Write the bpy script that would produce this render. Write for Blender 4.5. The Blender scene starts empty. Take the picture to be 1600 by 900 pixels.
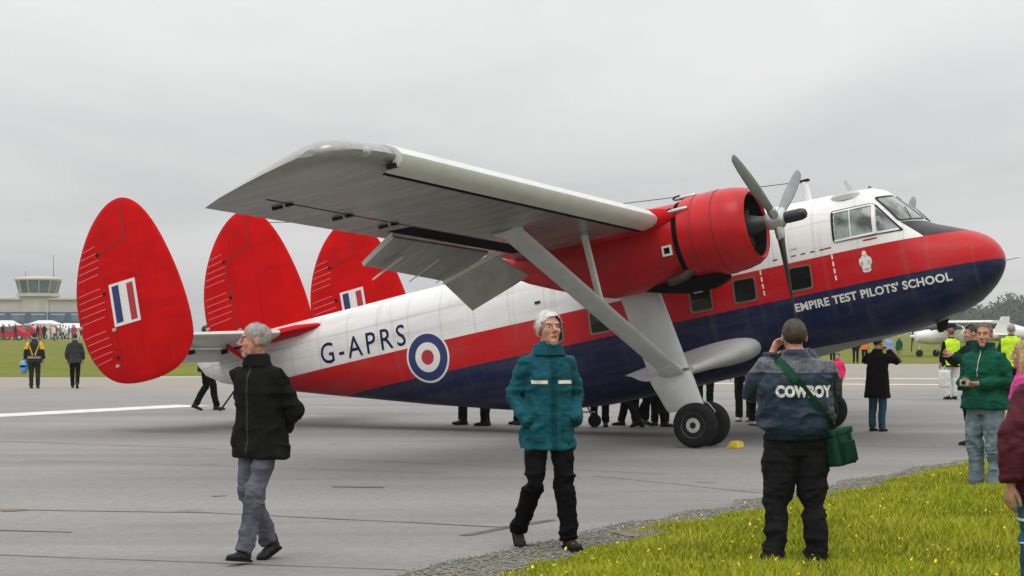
import bpy, bmesh, math, random
import numpy as np
from mathutils import Vector, Matrix
from mathutils.bvhtree import BVHTree

random.seed(7); rng = np.random.default_rng(7)
SC = bpy.context.scene
COL = SC.collection
R = math.radians

# ------------------------------------------------------------------ camera
CAMH = 1.57
cd = bpy.data.cameras.new('camera'); cam = bpy.data.objects.new('camera', cd); COL.objects.link(cam)
cam.location = (0, 0, CAMH); cam.rotation_euler = (R(90), 0, 0)
cd.sensor_width = 36; cd.lens = 67.5; cd.shift_y = 70/1600.0
cd.clip_start = 0.1; cd.clip_end = 20000
SC.camera = cam

# ------------------------------------------------------------------ sky and light (overcast)
SUN_EL, SUN_AZ = 62, 200          # high, hidden by cloud, a little behind the camera
world = bpy.data.worlds.new('World'); SC.world = world; world.use_nodes = True
wt = world.node_tree; wt.nodes.clear()
def WN(t, **k):
    n = wt.nodes.new(t)
    for a, b in k.items(): setattr(n, a, b)
    return n
wout = WN('ShaderNodeOutputWorld'); bg = WN('ShaderNodeBackground')
sky = WN('ShaderNodeTexSky', sky_type='NISHITA', sun_disc=False)
sky.sun_elevation = R(SUN_EL); sky.sun_rotation = R(SUN_AZ); sky.air_density = 1.0; sky.dust_density = 3.0
tc = WN('ShaderNodeTexCoord'); sep = WN('ShaderNodeSeparateXYZ')
wt.links.new(tc.outputs['Generated'], sep.inputs[0])
# flatten the direction onto a cloud layer so that cloud cells shrink towards the horizon
zz = WN('ShaderNodeMath', operation='MAXIMUM'); zz.inputs[1].default_value = 0.0
wt.links.new(sep.outputs['Z'], zz.inputs[0])
za = WN('ShaderNodeMath', operation='ADD'); za.inputs[1].default_value = 0.10
wt.links.new(zz.outputs[0], za.inputs[0])
dv = WN('ShaderNodeVectorMath', operation='DIVIDE'); cmb = WN('ShaderNodeCombineXYZ')
for i in range(3): wt.links.new(za.outputs[0], cmb.inputs[i])
wt.links.new(tc.outputs['Generated'], dv.inputs[0]); wt.links.new(cmb.outputs[0], dv.inputs[1])
n1 = WN('ShaderNodeTexNoise'); n1.inputs['Scale'].default_value = 0.9; n1.inputs['Detail'].default_value = 6; n1.inputs['Roughness'].default_value = 0.52
n1.inputs['Distortion'].default_value = 0.4
mp = WN('ShaderNodeMapping'); mp.inputs['Location'].default_value = (3.1, 1.7, 0.4); mp.inputs['Scale'].default_value = (0.75, 0.55, 1)
wt.links.new(dv.outputs[0], mp.inputs[0]); wt.links.new(mp.outputs[0], n1.inputs['Vector'])
cr = WN('ShaderNodeValToRGB')
cr.color_ramp.elements[0].position = 0.30; cr.color_ramp.elements[0].color = (0.530, 0.538, 0.546, 1)
cr.color_ramp.elements[1].position = 0.70; cr.color_ramp.elements[1].color = (0.705, 0.705, 0.700, 1)
wt.links.new(n1.outputs['Fac'], cr.inputs[0])
# overcast: brighter towards the zenith, as the cloud deck gets thinner to look through
mr = WN('ShaderNodeMapRange'); mr.inputs[1].default_value = 0.0; mr.inputs[2].default_value = 1.0; mr.inputs[3].default_value = 1.0; mr.inputs[4].default_value = 3.0   # CIE overcast: (1 + 2 sin h) / 3
wt.links.new(zz.outputs[0], mr.inputs[0])
gm = WN('ShaderNodeVectorMath', operation='SCALE'); wt.links.new(cr.outputs[0], gm.inputs[0]); wt.links.new(mr.outputs[0], gm.inputs['Scale'])
sk = WN('ShaderNodeVectorMath', operation='SCALE'); wt.links.new(sky.outputs[0], sk.inputs[0]); sk.inputs['Scale'].default_value = 0.06
mx = WN('ShaderNodeMix', data_type='RGBA'); mx.inputs[0].default_value = 0.92
wt.links.new(sk.outputs[0], mx.inputs[6]); wt.links.new(gm.outputs[0], mx.inputs[7])
wt.links.new(mx.outputs[2], bg.inputs[0]); bg.inputs[1].default_value = 1.0
wt.links.new(bg.outputs[0], wout.inputs[0])

sd = bpy.data.lights.new('sun', 'SUN'); sun = bpy.data.objects.new('sun', sd); COL.objects.link(sun)
sd.energy = 0.75; sd.angle = R(28); sd.color = (1.0, 0.97, 0.93)
# direction towards the sun
_az = R(SUN_AZ); sdir = Vector((math.sin(_az)*math.cos(R(SUN_EL)), math.cos(_az)*math.cos(R(SUN_EL)), math.sin(R(SUN_EL))))
sun.rotation_euler = sdir.to_track_quat('Z', 'Y').to_euler(); sun.location = (0, 0, 60)
SC.view_settings.view_transform = 'Standard'; SC.view_settings.look = 'None'
SC.view_settings.exposure = 0.0; SC.view_settings.gamma = 1.0

# ------------------------------------------------------------------ small maths
def ground_z(x, y):
    t = min(max((y-90)/130.0, 0), 1); t = t*t*(3-2*t)
    return 0.8*t
def W(px, py, z=0.0):
    Y = 3000.0*(CAMH-z)/(py-520.0)
    return Vector(((px-800)/3000.0*Y, Y, z))
def AT(px, Y, z=0.0): return Vector(((px-800)/3000.0*Y, Y, z))
def vnoise(P, s=1.0, seed=0):
    P = np.asarray(P, float)*s + seed*17.31 + 1000.0
    i = np.floor(P).astype(np.int64); f = P-i; f = f*f*(3-2*f)
    def h(a, b, c):
        n = (a*374761393 + b*668265263 + c*2147483647 + seed*974711) & 0xffffffff
        n = ((n ^ (n >> 13))*1274126177) & 0xffffffff
        n = (n ^ (n >> 16)) & 0xffffffff
        return n/4294967295.0*2-1
    r = 0
    for dx in (0, 1):
        for dy in (0, 1):
            for dz in (0, 1):
                wgt = (f[:, 0] if dx else 1-f[:, 0])*(f[:, 1] if dy else 1-f[:, 1])*(f[:, 2] if dz else 1-f[:, 2])
                r = r + wgt*h(i[:, 0]+dx, i[:, 1]+dy, i[:, 2]+dz)
    return r

# ------------------------------------------------------------------ mesh helpers
def new_mesh(name, V, F):
    me = bpy.data.meshes.new(name); me.from_pydata([tuple(map(float, v)) for v in V], [], [tuple(int(i) for i in f) for f in F]); me.update()
    return me
def link(name, me, mat=None, parent=None, smooth=35):
    o = bpy.data.objects.new(name, me); COL.objects.link(o)
    if parent is not None: o.parent = parent
    if mat is not None and len(me.materials) == 0: me.materials.append(mat)
    if smooth:
        me.shade_smooth()
        if smooth < 179: me.set_sharp_from_angle(angle=R(smooth))
    return o
def obj(name, geo, mat=None, parent=None, smooth=35):
    return link(name, new_mesh(name, *geo), mat, parent, smooth)
def tag(o, label=None, cat=None, group=None, kind=None):
    if label: o['label'] = label
    if cat: o['category'] = cat
    if group: o['group'] = group
    if kind: o['kind'] = kind
    return o
def empty(name, loc=(0, 0, 0), rz=0.0):
    e = bpy.data.objects.new(name, None); COL.objects.link(e); e.location = loc; e.rotation_euler = (0, 0, rz); e.empty_display_size = 0.2
    return e
def join(*gs):
    V = []; F = []; n = 0
    for v, f in gs:
        V += [tuple(p) for p in v]; F += [tuple(i+n for i in q) for q in f]; n += len(v)
    return V, F
def box(x0, x1, y0, y1, z0, z1):
    V = [(x0,y0,z0),(x1,y0,z0),(x1,y1,z0),(x0,y1,z0),(x0,y0,z1),(x1,y0,z1),(x1,y1,z1),(x0,y1,z1)]
    return V, [(0,3,2,1),(4,5,6,7),(0,1,5,4),(1,2,6,5),(2,3,7,6),(3,0,4,7)]
def xform(geo, M):
    return [tuple(M @ Vector(v)) for v in geo[0]], geo[1]
def mirror_y(geo):
    return [(v[0], -v[1], v[2]) for v in geo[0]], [tuple(reversed(f)) for f in geo[1]]
def loft(rings, caps=True, close=True):
    V = []; F = []; n = len(rings[0])
    for r in rings: V += [tuple(p) for p in r]
    for i in range(len(rings)-1):
        for j in range(n if close else n-1):
            a = i*n+j; b = i*n+(j+1) % n
            F.append((a, b, b+n, a+n))
    if caps:
        F.append(tuple(reversed(range(n)))); F.append(tuple(range((len(rings)-1)*n, len(rings)*n)))
    return V, F
def ell(c, r, M=None, nu=16, nv=10):
    V = []; F = []
    c = Vector(c)
    for i in range(nv+1):
        t = math.pi*i/nv
        for j in range(nu):
            p = 2*math.pi*j/nu
            v = Vector((r[0]*math.sin(t)*math.cos(p), r[1]*math.sin(t)*math.sin(p), r[2]*math.cos(t)))
            if M is not None: v = M @ v
            V.append(tuple(c+v))
    for i in range(nv):
        for j in range(nu):
            a = i*nu+j; b = i*nu+(j+1) % nu
            F.append((a, a+nu, b+nu, b))
    return V, F
def tube(pts, rad, n=12, dome=True, flat=1.0, ref=None):
    """closed tube along pts; rad per point; flat squeezes the second axis"""
    P = [Vector(p) for p in pts]; rr = list(rad)
    if dome:
        d0 = (P[0]-P[1]).normalized(); d1 = (P[-1]-P[-2]).normalized()
        P = [P[0]+d0*rr[0]*.85, P[0]+d0*rr[0]*.5] + P + [P[-1]+d1*rr[-1]*.5, P[-1]+d1*rr[-1]*.85]
        rr = [rr[0]*.4, rr[0]*.82] + rr + [rr[-1]*.82, rr[-1]*.4]
    rings = []
    T = []
    for i in range(len(P)):
        a = P[max(0, i-1)]; b = P[min(len(P)-1, i+1)]; T.append((b-a).normalized())
    u = Vector(ref) if ref is not None else (Vector((0, 0, 1)) if abs(T[0].z) < .9 else Vector((0, 1, 0)))
    for i in range(len(P)):
        u = (u - T[i]*u.dot(T[i])).normalized(); v = T[i].cross(u)
        rings.append([P[i] + (u*math.cos(2*math.pi*j/n)*rr[i] + v*math.sin(2*math.pi*j/n)*rr[i]*flat) for j in range(n)])
    return loft(rings)
def lathe(prof, n=32, axis='x', c=(0, 0, 0)):
    """prof = [(along, radius)]"""
    rings = []
    for a, r in prof:
        ring = []
        for j in range(n):
            t = 2*math.pi*j/n
            q = (a, r*math.cos(t), r*math.sin(t))
            if axis == 'y': q = (r*math.cos(t), a, -r*math.sin(t))
            if axis == 'z': q = (r*math.cos(t), r*math.sin(t), a)
            ring.append((q[0]+c[0], q[1]+c[1], q[2]+c[2]))
        rings.append(ring)
    return loft(rings)
def eval_mesh(name, me, mods):
    o = bpy.data.objects.new('tmp', me); COL.objects.link(o)
    for t, kw in mods:
        m = o.modifiers.new(t, t)
        for k, v in kw.items(): setattr(m, k, v)
    dg = bpy.context.evaluated_depsgraph_get(); dg.update()
    out = bpy.data.meshes.new_from_object(o.evaluated_get(dg)); out.name = name
    bpy.data.objects.remove(o)
    return out
def remesh(geo, voxel, it=4, name='m'):
    me = new_mesh('tmp', *geo)
    out = eval_mesh(name, me, [('REMESH', dict(mode='VOXEL', voxel_size=voxel)), ('SMOOTH', dict(factor=.5, iterations=it))])
    bpy.data.meshes.remove(me)
    return out
def get_co(me):
    a = np.empty(len(me.vertices)*3); me.vertices.foreach_get('co', a); return a.reshape(-1, 3)
def get_no(me):
    a = np.empty(len(me.vertices)*3, dtype=np.float32); me.vertices.foreach_get('normal', a); return a.reshape(-1, 3).astype(float)
def set_co(me, a):
    me.vertices.foreach_set('co', np.ascontiguousarray(a, dtype=np.float32).ravel()); me.update()
def bvh_of(geo_or_mesh):
    if isinstance(geo_or_mesh, tuple): return BVHTree.FromPolygons([Vector(v) for v in geo_or_mesh[0]], geo_or_mesh[1])
    me = geo_or_mesh
    return BVHTree.FromPolygons([v.co.copy() for v in me.vertices], [tuple(p.vertices) for p in me.polygons])
def text_geo(s, size, bold=0.0, shear=0.0, space=1.0, res=3):
    c = bpy.data.curves.new('t', 'FONT'); c.body = s; c.size = size; c.offset = bold; c.shear = shear; c.space_character = space
    c.resolution_u = res; c.fill_mode = 'FRONT'
    o = bpy.data.objects.new('t', c); COL.objects.link(o)
    dg = bpy.context.evaluated_depsgraph_get(); dg.update()
    me = bpy.data.meshes.new_from_object(o.evaluated_get(dg))
    V = [tuple(v.co) for v in me.vertices]; F = [tuple(p.vertices) for p in me.polygons]
    bpy.data.objects.remove(o); bpy.data.curves.remove(c); bpy.data.meshes.remove(me)
    return V, F
def subdiv(geo, maxlen):
    bm = bmesh.new(); vs = [bm.verts.new(v) for v in geo[0]]
    for f in geo[1]:
        try: bm.faces.new([vs[i] for i in f])
        except ValueError: pass
    bmesh.ops.triangulate(bm, faces=bm.faces[:])
    for _ in range(5):
        es = [e for e in bm.edges if e.calc_length() > maxlen]
        if not es: break
        bmesh.ops.subdivide_edges(bm, edges=es, cuts=1, use_grid_fill=False)
        bmesh.ops.triangulate(bm, faces=[f for f in bm.faces if len(f.verts) > 3])
    bm.verts.index_update()
    out = ([tuple(v.co) for v in bm.verts], [tuple(v.index for v in f.verts) for f in bm.faces]); bm.free()
    return out
def disc_rings(outline, steps=(1, .75, .5, .25)):
    """outline = list of 2D points, convex; returns 2D verts and faces filling it"""
    cx = sum(p[0] for p in outline)/len(outline); cy = sum(p[1] for p in outline)/len(outline); n = len(outline)
    V = []; F = []
    for s in steps: V += [(cx+(p[0]-cx)*s, cy+(p[1]-cy)*s) for p in outline]
    V.append((cx, cy))
    for k in range(len(steps)-1):
        for j in range(n):
            a = k*n+j; b = k*n+(j+1) % n; F.append((a, b, b+n, a+n))
    k = len(steps)-1
    for j in range(n): F.append((k*n+j, k*n+(j+1) % n, len(V)-1))
    return V, F
def round_poly(pts, r=.03, k=4):
    out = []; n = len(pts)
    for i in range(n):
        p = Vector(pts[i]); a = (Vector(pts[i-1])-p); b = (Vector(pts[(i+1) % n])-p)
        p0 = p+a.normalized()*min(r, a.length*.45); p1 = p+b.normalized()*min(r, b.length*.45)
        for j in range(k+1):
            t = j/k; out.append(tuple((1-t)**2*p0 + 2*t*(1-t)*p + t*t*p1))
    # extra points along long edges
    res = []
    for i in range(len(out)):
        a = Vector(out[i]); b = Vector(out[(i+1) % len(out)]); res.append(tuple(a))
        L = (b-a).length; m = int(L/.08)
        for j in range(1, m): res.append(tuple(a.lerp(b, j/m)))
    return res

# ------------------------------------------------------------------ materials
MATS = {}
def mat(name, col, rough=.6, metal=0.0, var=.12, vscale=6.0, bump=0.0, bscale=60.0, coat=0.0, spec=.5, sheen=0.0, coord='Object'):
    if name in MATS: return MATS[name]
    m = bpy.data.materials.new(name); m.use_nodes = True; t = m.node_tree; b = t.nodes['Principled BSDF']
    b.inputs['Roughness'].default_value = rough; b.inputs['Metallic'].default_value = metal
    b.inputs['Coat Weight'].default_value = coat; b.inputs['Specular IOR Level'].default_value = spec
    b.inputs['Sheen Weight'].default_value = sheen
    tcn = t.nodes.new('ShaderNodeTexCoord'); n = t.nodes.new('ShaderNodeTexNoise'); n.inputs['Scale'].default_value = vscale; n.inputs['Detail'].default_value = 5
    t.links.new(tcn.outputs[coord], n.inputs['Vector'])
    r = t.nodes.new('ShaderNodeValToRGB'); c = Vector(col[:3])
    r.color_ramp.elements[0].position = .3; r.color_ramp.elements[1].position = .7
    r.color_ramp.elements[0].color = (*(c*(1-var)), 1); r.color_ramp.elements[1].color = (*(c*(1+var)), 1)
    t.links.new(n.outputs['Fac'], r.inputs[0]); t.links.new(r.outputs[0], b.inputs['Base Color'])
    if bump:
        n2 = t.nodes.new('ShaderNodeTexNoise'); n2.inputs['Scale'].default_value = bscale; n2.inputs['Detail'].default_value = 3
        t.links.new(tcn.outputs[coord], n2.inputs['Vector'])
        bp = t.nodes.new('ShaderNodeBump'); bp.inputs['Strength'].default_value = bump; bp.inputs['Distance'].default_value = .01
        t.links.new(n2.outputs['Fac'], bp.inputs['Height']); t.links.new(bp.outputs[0], b.inputs['Normal'])
    MATS[name] = m; return m
def srgb(r, g, b):
    f = lambda c: (c/255/12.92) if c/255 <= .04045 else ((c/255+.055)/1.055)**2.4
    return (f(r), f(g), f(b))
class NT:
    """tiny node builder"""
    def __init__(s, name):
        s.m = bpy.data.materials.new(name); s.m.use_nodes = True; s.t = s.m.node_tree; s.b = s.t.nodes['Principled BSDF']; MATS[name] = s.m
    def n(s, t, **k):
        x = s.t.nodes.new(t)
        for a, b in k.items(): setattr(x, a, b)
        return x
    def L(s, a, b): s.t.links.new(a, b)
    def math(s, op, a, b=None, c=None):
        x = s.n('ShaderNodeMath', operation=op)
        for i, v in enumerate((a, b, c)):
            if v is None: continue
            if isinstance(v, (int, float)): x.inputs[i].default_value = v
            else: s.L(v, x.inputs[i])
        return x.outputs[0]
    def mix(s, fac, a, b, blend='MIX'):
        x = s.n('ShaderNodeMix', data_type='RGBA', blend_type=blend)
        for i, v in ((0, fac), (6, a), (7, b)):
            if isinstance(v, (int, float)): x.inputs[i].default_value = v
            elif isinstance(v, tuple): x.inputs[i].default_value = (*v[:3], 1)
            else: s.L(v, x.inputs[i])
        return x.outputs[2]
    def noise(s, vec, scale, detail=4, rough=.5, dist=0.0):
        x = s.n('ShaderNodeTexNoise'); x.inputs['Scale'].default_value = scale; x.inputs['Detail'].default_value = detail
        x.inputs['Roughness'].default_value = rough; x.inputs['Distortion'].default_value = dist
        if vec is not None: s.L(vec, x.inputs['Vector'])
        return x.outputs['Fac']
    def ramp(s, v, p0, c0, p1, c1):
        x = s.n('ShaderNodeValToRGB'); e = x.color_ramp.elements
        e[0].position = p0; e[1].position = p1; e[0].color = (*c0, 1); e[1].color = (*c1, 1); s.L(v, x.inputs[0]); return x.outputs[0]
    def mapping(s, vec, scale=(1, 1, 1), rot=(0, 0, 0)):
        x = s.n('ShaderNodeMapping'); x.inputs['Scale'].default_value = scale; x.inputs['Rotation'].default_value = rot; s.L(vec, x.inputs[0]); return x.outputs[0]
    def bump(s, h, strength=.3, dist=.01):
        x = s.n('ShaderNodeBump'); x.inputs['Strength'].default_value = strength; x.inputs['Distance'].default_value = dist
        s.L(h, x.inputs['Height']); s.L(x.outputs[0], s.b.inputs['Normal'])

WHITE = (.74, .74, .72); RED = (.50, .004, .008); NAVY = (.005, .010, .056)
m_white = mat('white_paint', WHITE, .38, var=.04, coat=.2)
m_red = mat('red_paint', RED, .45, var=.12, vscale=2.5, coat=0, spec=.06)
m_redn = mat('red_paint_gloss', (.46, .004, .008), .36, var=.14, vscale=2.5, coat=0, spec=.28)
m_navy = mat('navy_paint', NAVY, .4, var=.1, coat=0, spec=.2)
m_wing = mat('aluminium_grey_paint', (.44, .45, .43), .32, metal=.25, var=.10, vscale=3)
m_wingl = mat('pale_grey_paint', (.62, .63, .60), .35, metal=.05, var=.06, vscale=4)
m_legp = mat('gear_grey_paint', (.50, .51, .50), .42, var=.08, vscale=5)
m_black = mat('black_rubber', (.012, .012, .013), .7, var=.3, vscale=12)
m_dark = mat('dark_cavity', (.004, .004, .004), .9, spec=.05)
m_tyre = mat('tyre_rubber', (.012, .012, .0125), .8, var=.35, vscale=15, spec=.15)
m_alu = mat('bare_aluminium', (.55, .55, .54), .35, metal=.8, var=.12, vscale=20)
m_seam = mat('seal_black', (.010, .010, .010), .6, spec=.2)
m_chrome = mat('bright_metal', (.6, .6, .6), .2, metal=1.0)
m_yellow = mat('yellow_paint', (.62, .45, .02), .5)
m_brown = mat('exhaust_brown', (.06, .04, .03), .5, metal=.5)
# ------------------------------------------------------------------ setting: ground, apron, verge, markings
def ground_material(name, kind):
    k = NT(name); tcn = k.n('ShaderNodeTexCoord'); p = tcn.outputs['Object']
    if kind == 'field':
        big = k.noise(p, .05, 3); mid = k.noise(k.mapping(p, (1, .35, 1)), .6, 5); fine = k.noise(p, 9, 4)
        c = k.mix(k.ramp(mid, .35, (0, 0, 0), .65, (1, 1, 1)), (.125, .150, .012), (.185, .195, .026))
        c = k.mix(k.math('MULTIPLY', k.ramp(big, .45, (0, 0, 0), .7, (1, 1, 1)), .6), c, (.22, .205, .05))
        c = k.mix(.35, c, k.ramp(fine, .3, (.06, .075, .014), .7, (.20, .21, .05)))
        k.L(c, k.b.inputs['Base Color']); k.b.inputs['Roughness'].default_value = .9; k.b.inputs['Specular IOR Level'].default_value = .05; k.bump(fine, .6, .05)
    if kind == 'tarmac':
        # weathered asphalt: broad drag-brushed streaks along the taxi direction, patches, aggregate speckle, oil
        st = k.noise(k.mapping(p, (.10, 1.3, 1), (0, 0, R(8))), 1.0, 5, .55)
        pa = k.noise(p, .12, 4, .55, .6); sp = k.noise(p, 55, 3, .7); sp2 = k.noise(p, 9, 4, .6)
        c = k.mix(k.ramp(st, .35, (0, 0, 0), .68, (1, 1, 1)), (.172, .166, .157), (.228, .220, .207))
        c = k.mix(k.math('MULTIPLY', k.ramp(pa, .42, (0, 0, 0), .62, (1, 1, 1)), .55), c, (.285, .270, .250))
        c = k.mix(.30, c, k.ramp(sp, .3, (.07, .07, .07), .72, (.44, .42, .40)))
        c = k.mix(.18, c, k.ramp(sp2, .35, (.10, .10, .10), .65, (.34, .33, .31)))
        oil = k.noise(k.mapping(p, (.35, .8, 1)), .55, 3, .5, .8)
        c = k.mix(k.math('MULTIPLY', k.ramp(oil, .62, (0, 0, 0), .74, (1, 1, 1)), .45), c, (.10, .098, .095))
        sx = k.n('ShaderNodeSeparateXYZ'); k.L(p, sx.inputs[0])
        spot = k.n('ShaderNodeTexVoronoi'); spot.inputs['Scale'].default_value = .55; k.L(p, spot.inputs['Vector'])     # oil drips
        c = k.mix(k.math('MULTIPLY', k.ramp(spot.outputs['Distance'], .03, (1, 1, 1), .10, (0, 0, 0)), .5), c, (.075, .072, .070))
        wide = k.noise(k.mapping(p, (.05, .42, 1), (0, 0, R(6))), 1.0, 6, .6, .3)
        c = k.mix(k.math('MULTIPLY', k.ramp(wide, .46, (0, 0, 0), .60, (1, 1, 1)), .38), c, (.115, .110, .105))          # tyre-darkened lanes
        far = k.n('ShaderNodeMapRange'); k.L(sx.outputs['Y'], far.inputs[0]); far.inputs[1].default_value = 48; far.inputs[2].default_value = 56
        c = k.mix(k.math('MULTIPLY', far.outputs[0], .75), c, (.29, .25, .20))      # sandy old concrete beyond the taxiway edge
        k.L(c, k.b.inputs['Base Color']); k.b.inputs['Roughness'].default_value = .82; k.bump(sp, .25, .006)
    if kind == 'gravel':
        v = k.n('ShaderNodeTexVoronoi'); v.inputs['Scale'].default_value = 38; k.L(p, v.inputs['Vector'])
        sp = k.noise(p, 22, 4, .7); big = k.noise(p, 1.6, 4)
        c = k.mix(.6, k.ramp(sp, .3, (.085, .080, .070), .72, (.30, .28, .25)), v.outputs['Color'], 'SOFT_LIGHT')
        c = k.mix(k.ramp(big, .5, (0, 0, 0), .7, (.5, .5, .5)), c, (.14, .135, .07))
        k.L(c, k.b.inputs['Base Color']); k.b.inputs['Roughness'].default_value = .95; k.bump(v.outputs['Distance'], .8, .02)
    return k.m
m_field = ground_material('meadow_ground', 'field'); m_tar = ground_material('weathered_tarmac', 'tarmac'); m_grav = ground_material('gravel_verge', 'gravel')

def grid_sheet(xs, ys, zf):
    V = [(x, y, zf(x, y)) for y in ys for x in xs]; n = len(xs)
    F = [(j*n+i, j*n+i+1, j*n+i+n+1, j*n+i+n) for j in range(len(ys)-1) for i in range(n-1)]
    return V, F
ys = [-400, -50, 0, 20, 40, 60, 80] + list(range(90, 226, 9)) + [300, 450, 700, 1200, 2500, 6000]
xs = [-5000, -2000, -800, -400, -200, -100, -50, 0, 50, 100, 200, 400, 800, 2000, 5000]
tag(obj('ground', grid_sheet(xs, ys, lambda x, y: ground_z(x, y)), m_field), kind='structure')

EDGE = [W(616, 900), W(662, 887), W(735, 876), W(800, 862), W(872, 845), W(956, 820), W(1040, 812), W(1100, 798), W(1140, 791), W(1291, 760), W(1407, 738), W(1509, 720), W(1600, 703)]
E0 = Vector((-3.8, 4.0, 0)); E00 = Vector((-8.0, -6.0, 0))
dE = (EDGE[-1]-EDGE[-3]).normalized(); E1 = EDGE[-1]+dE*14; E2 = E1+Vector((1, .45, 0)).normalized()*200
edge_line = [E00, E0] + EDGE + [E1, E2]
def edge_jit(line, amp, seg=.25, seed=3):
    out = []
    for a, b in zip(line[:-1], line[1:]):
        n = max(1, min(60, int((b-a).length/seg)))
        for i in range(n):
            p = a.lerp(b, i/n)
            j = float(vnoise([(p.x, p.y, 0)], 2.2, seed)[0])*amp + float(vnoise([(p.x, p.y, 5)], 7, seed)[0])*amp*.4
            out.append(p+Vector((j, -j*.55, 0)))
    out.append(line[-1]); return out
tar_edge = edge_jit(edge_line, .10)
def poly_sheet(pts, z):
    bm = bmesh.new(); vs = [bm.verts.new((p[0], p[1], z)) for p in pts]; f = bm.faces.new(vs)
    if f.normal.z < 0: f.normal_flip()
    bmesh.ops.triangulate(bm, faces=bm.faces[:]); me = bpy.data.meshes.new('s'); bm.normal_update(); bm.to_mesh(me); bm.free()
    for p in me.polygons:
        pass
    return me
tar_pts = tar_edge + [Vector((260, 102, 0)), Vector((8, 102, 0)), Vector((-4, 76, 0)), Vector((-9, 67.5, 0)), Vector((-300, 66.5, 0)), Vector((-300, -6, 0))]
tar = tag(link('tarmac', poly_sheet(tar_pts, .008), m_tar, None, 0), kind='structure')
# gravel verge between tarmac and grass
ver = [p + Vector((.06, -.02, 0)) for p in tar_edge if -6 < p.y < 60]
def verge_w(y): return .30 + .26*max(0, min(1, (16-y)/4)) - .05*max(0, min(1, (y-19)/3))
inner = [p + Vector((verge_w(p.y)*.88 + .12*float(vnoise([(p.x, p.y, 1)], 1.5, 8)[0]), -verge_w(p.y)*.47, 0)) for p in ver]
Vg = [(p.x-.15, p.y+.05, .004) for p in ver] + [(p.x, p.y, .004) for p in inner]; n = len(ver)
tag(obj('gravel_verge', (Vg, [(i, i+n, i+n+1, i+1) for i in range(n-1)]), m_grav, None, 0), kind='structure')

# painted lines and seams on the tarmac
m_line = mat('road_paint', (.62, .62, .60), .7, var=.18, vscale=3, coord='Object')
m_tarseam = mat('bitumen_seam', (.085, .082, .078), .8, var=.35, vscale=8)
def strip(name, a, b, w, z, m, wob=0.0, seed=0):
    a = Vector((a[0], a[1])); b = Vector((b[0], b[1])); d = (b-a); L = d.length; d.normalize(); nrm = Vector((-d.y, d.x)); n = max(1, int(L/.3)) if wob else 1
    V = []; F = []
    for i in range(n+1):
        p = a+d*(L*i/n); j = wob*float(vnoise([(p.x, p.y, seed)], 1.7, seed)[0]) if wob else 0
        ww = w*(1+ (.45*float(vnoise([(p.x, p.y, seed+9)], 3.1, seed)[0]) if wob else 0))
        for s in (-1, 1): q = p+nrm*(j+s*ww/2); V.append((q.x, q.y, z))
    F = [(2*i, 2*i+1, 2*i+3, 2*i+2) for i in range(n)]
    o = obj(name, (V, F), m, tar, 0)
    for p in o.data.polygons: pass
    return o
strip('painted_line', W(-60, 653), W(303, 634), 1.0, .012, m_line)
strip('painted_line', W(250, 589.5), W(640, 588), .9, .012, m_line)
strip('painted_line', W(1060, 599.5), W(1478, 601.5), .85, .012, m_line)
strip('painted_line', W(1060, 590.5), W(1478, 592.5), .85, .012, m_line)
strip('painted_line', W(1478, 596), W(1700, 597), .45, .012, m_line)
for k, (a, b, w_) in enumerate([((-40, 797), (330, 803), .035), ((330, 803), (800, 826), .03), ((725, 839), (862, 814), .09), ((-30, 830), (110, 834), .05), ((520, 762), (600, 763), .12), ((330, 777), (352, 776), .06),
                                ((460, 716), (1040, 742), .02), ((930, 745), (1190, 772), .018), ((-20, 690), (340, 702), .03), ((-40, 868), (640, 893), .02), ((40, 720), (700, 741), .018)]):
    strip('tarmac_seam', W(*a), W(*b), w_, .012, m_tarseam, .03, 20+k)
for k, (px, py, sx, sy) in enumerate([(1000, 835, .22, .09), (20, 799, .12, .04)]):
    c = W(px, py); pts = [(c.x+sx*math.cos(t)*(1+.25*math.sin(3*t+k)), c.y+sy*3*math.sin(t)) for t in np.linspace(0, 2*math.pi, 20, endpoint=False)]
    o = link('stain', poly_sheet(pts, .0125+.0005*k), mat('rust_soil', (.15, .115, .09), .9, var=.3), tar, 0)
# ------------------------------------------------------------------ the aircraft (body frame: x forward, y to port, z up)
AT_, AL_ = R(27.5), R(11.0)
_fx = Vector((math.cos(AT_), -math.sin(AT_), 0)); _pt = Vector((math.sin(AT_), math.cos(AT_), 0)); _up = Vector((0, 0, 1))
_bx = _fx*math.cos(AL_) + _up*math.sin(AL_); _bz = -_fx*math.sin(AL_) + _up*math.cos(AL_)
_wheel = W(1102, 699)
AIR_P = _wheel + _pt*2.5
AIR = Matrix(((_bx.x, _pt.x, _bz.x, AIR_P.x), (_bx.y, _pt.y, _bz.y, AIR_P.y), (_bx.z, _pt.z, _bz.z, AIR_P.z+.012), (0, 0, 0, 1)))
plane = empty('transport_aircraft'); plane.matrix_world = AIR
tag(plane, 'large red, white and navy twin-engined high-wing aircraft with three red fins parked on the tarmac', 'aircraft')

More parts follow.
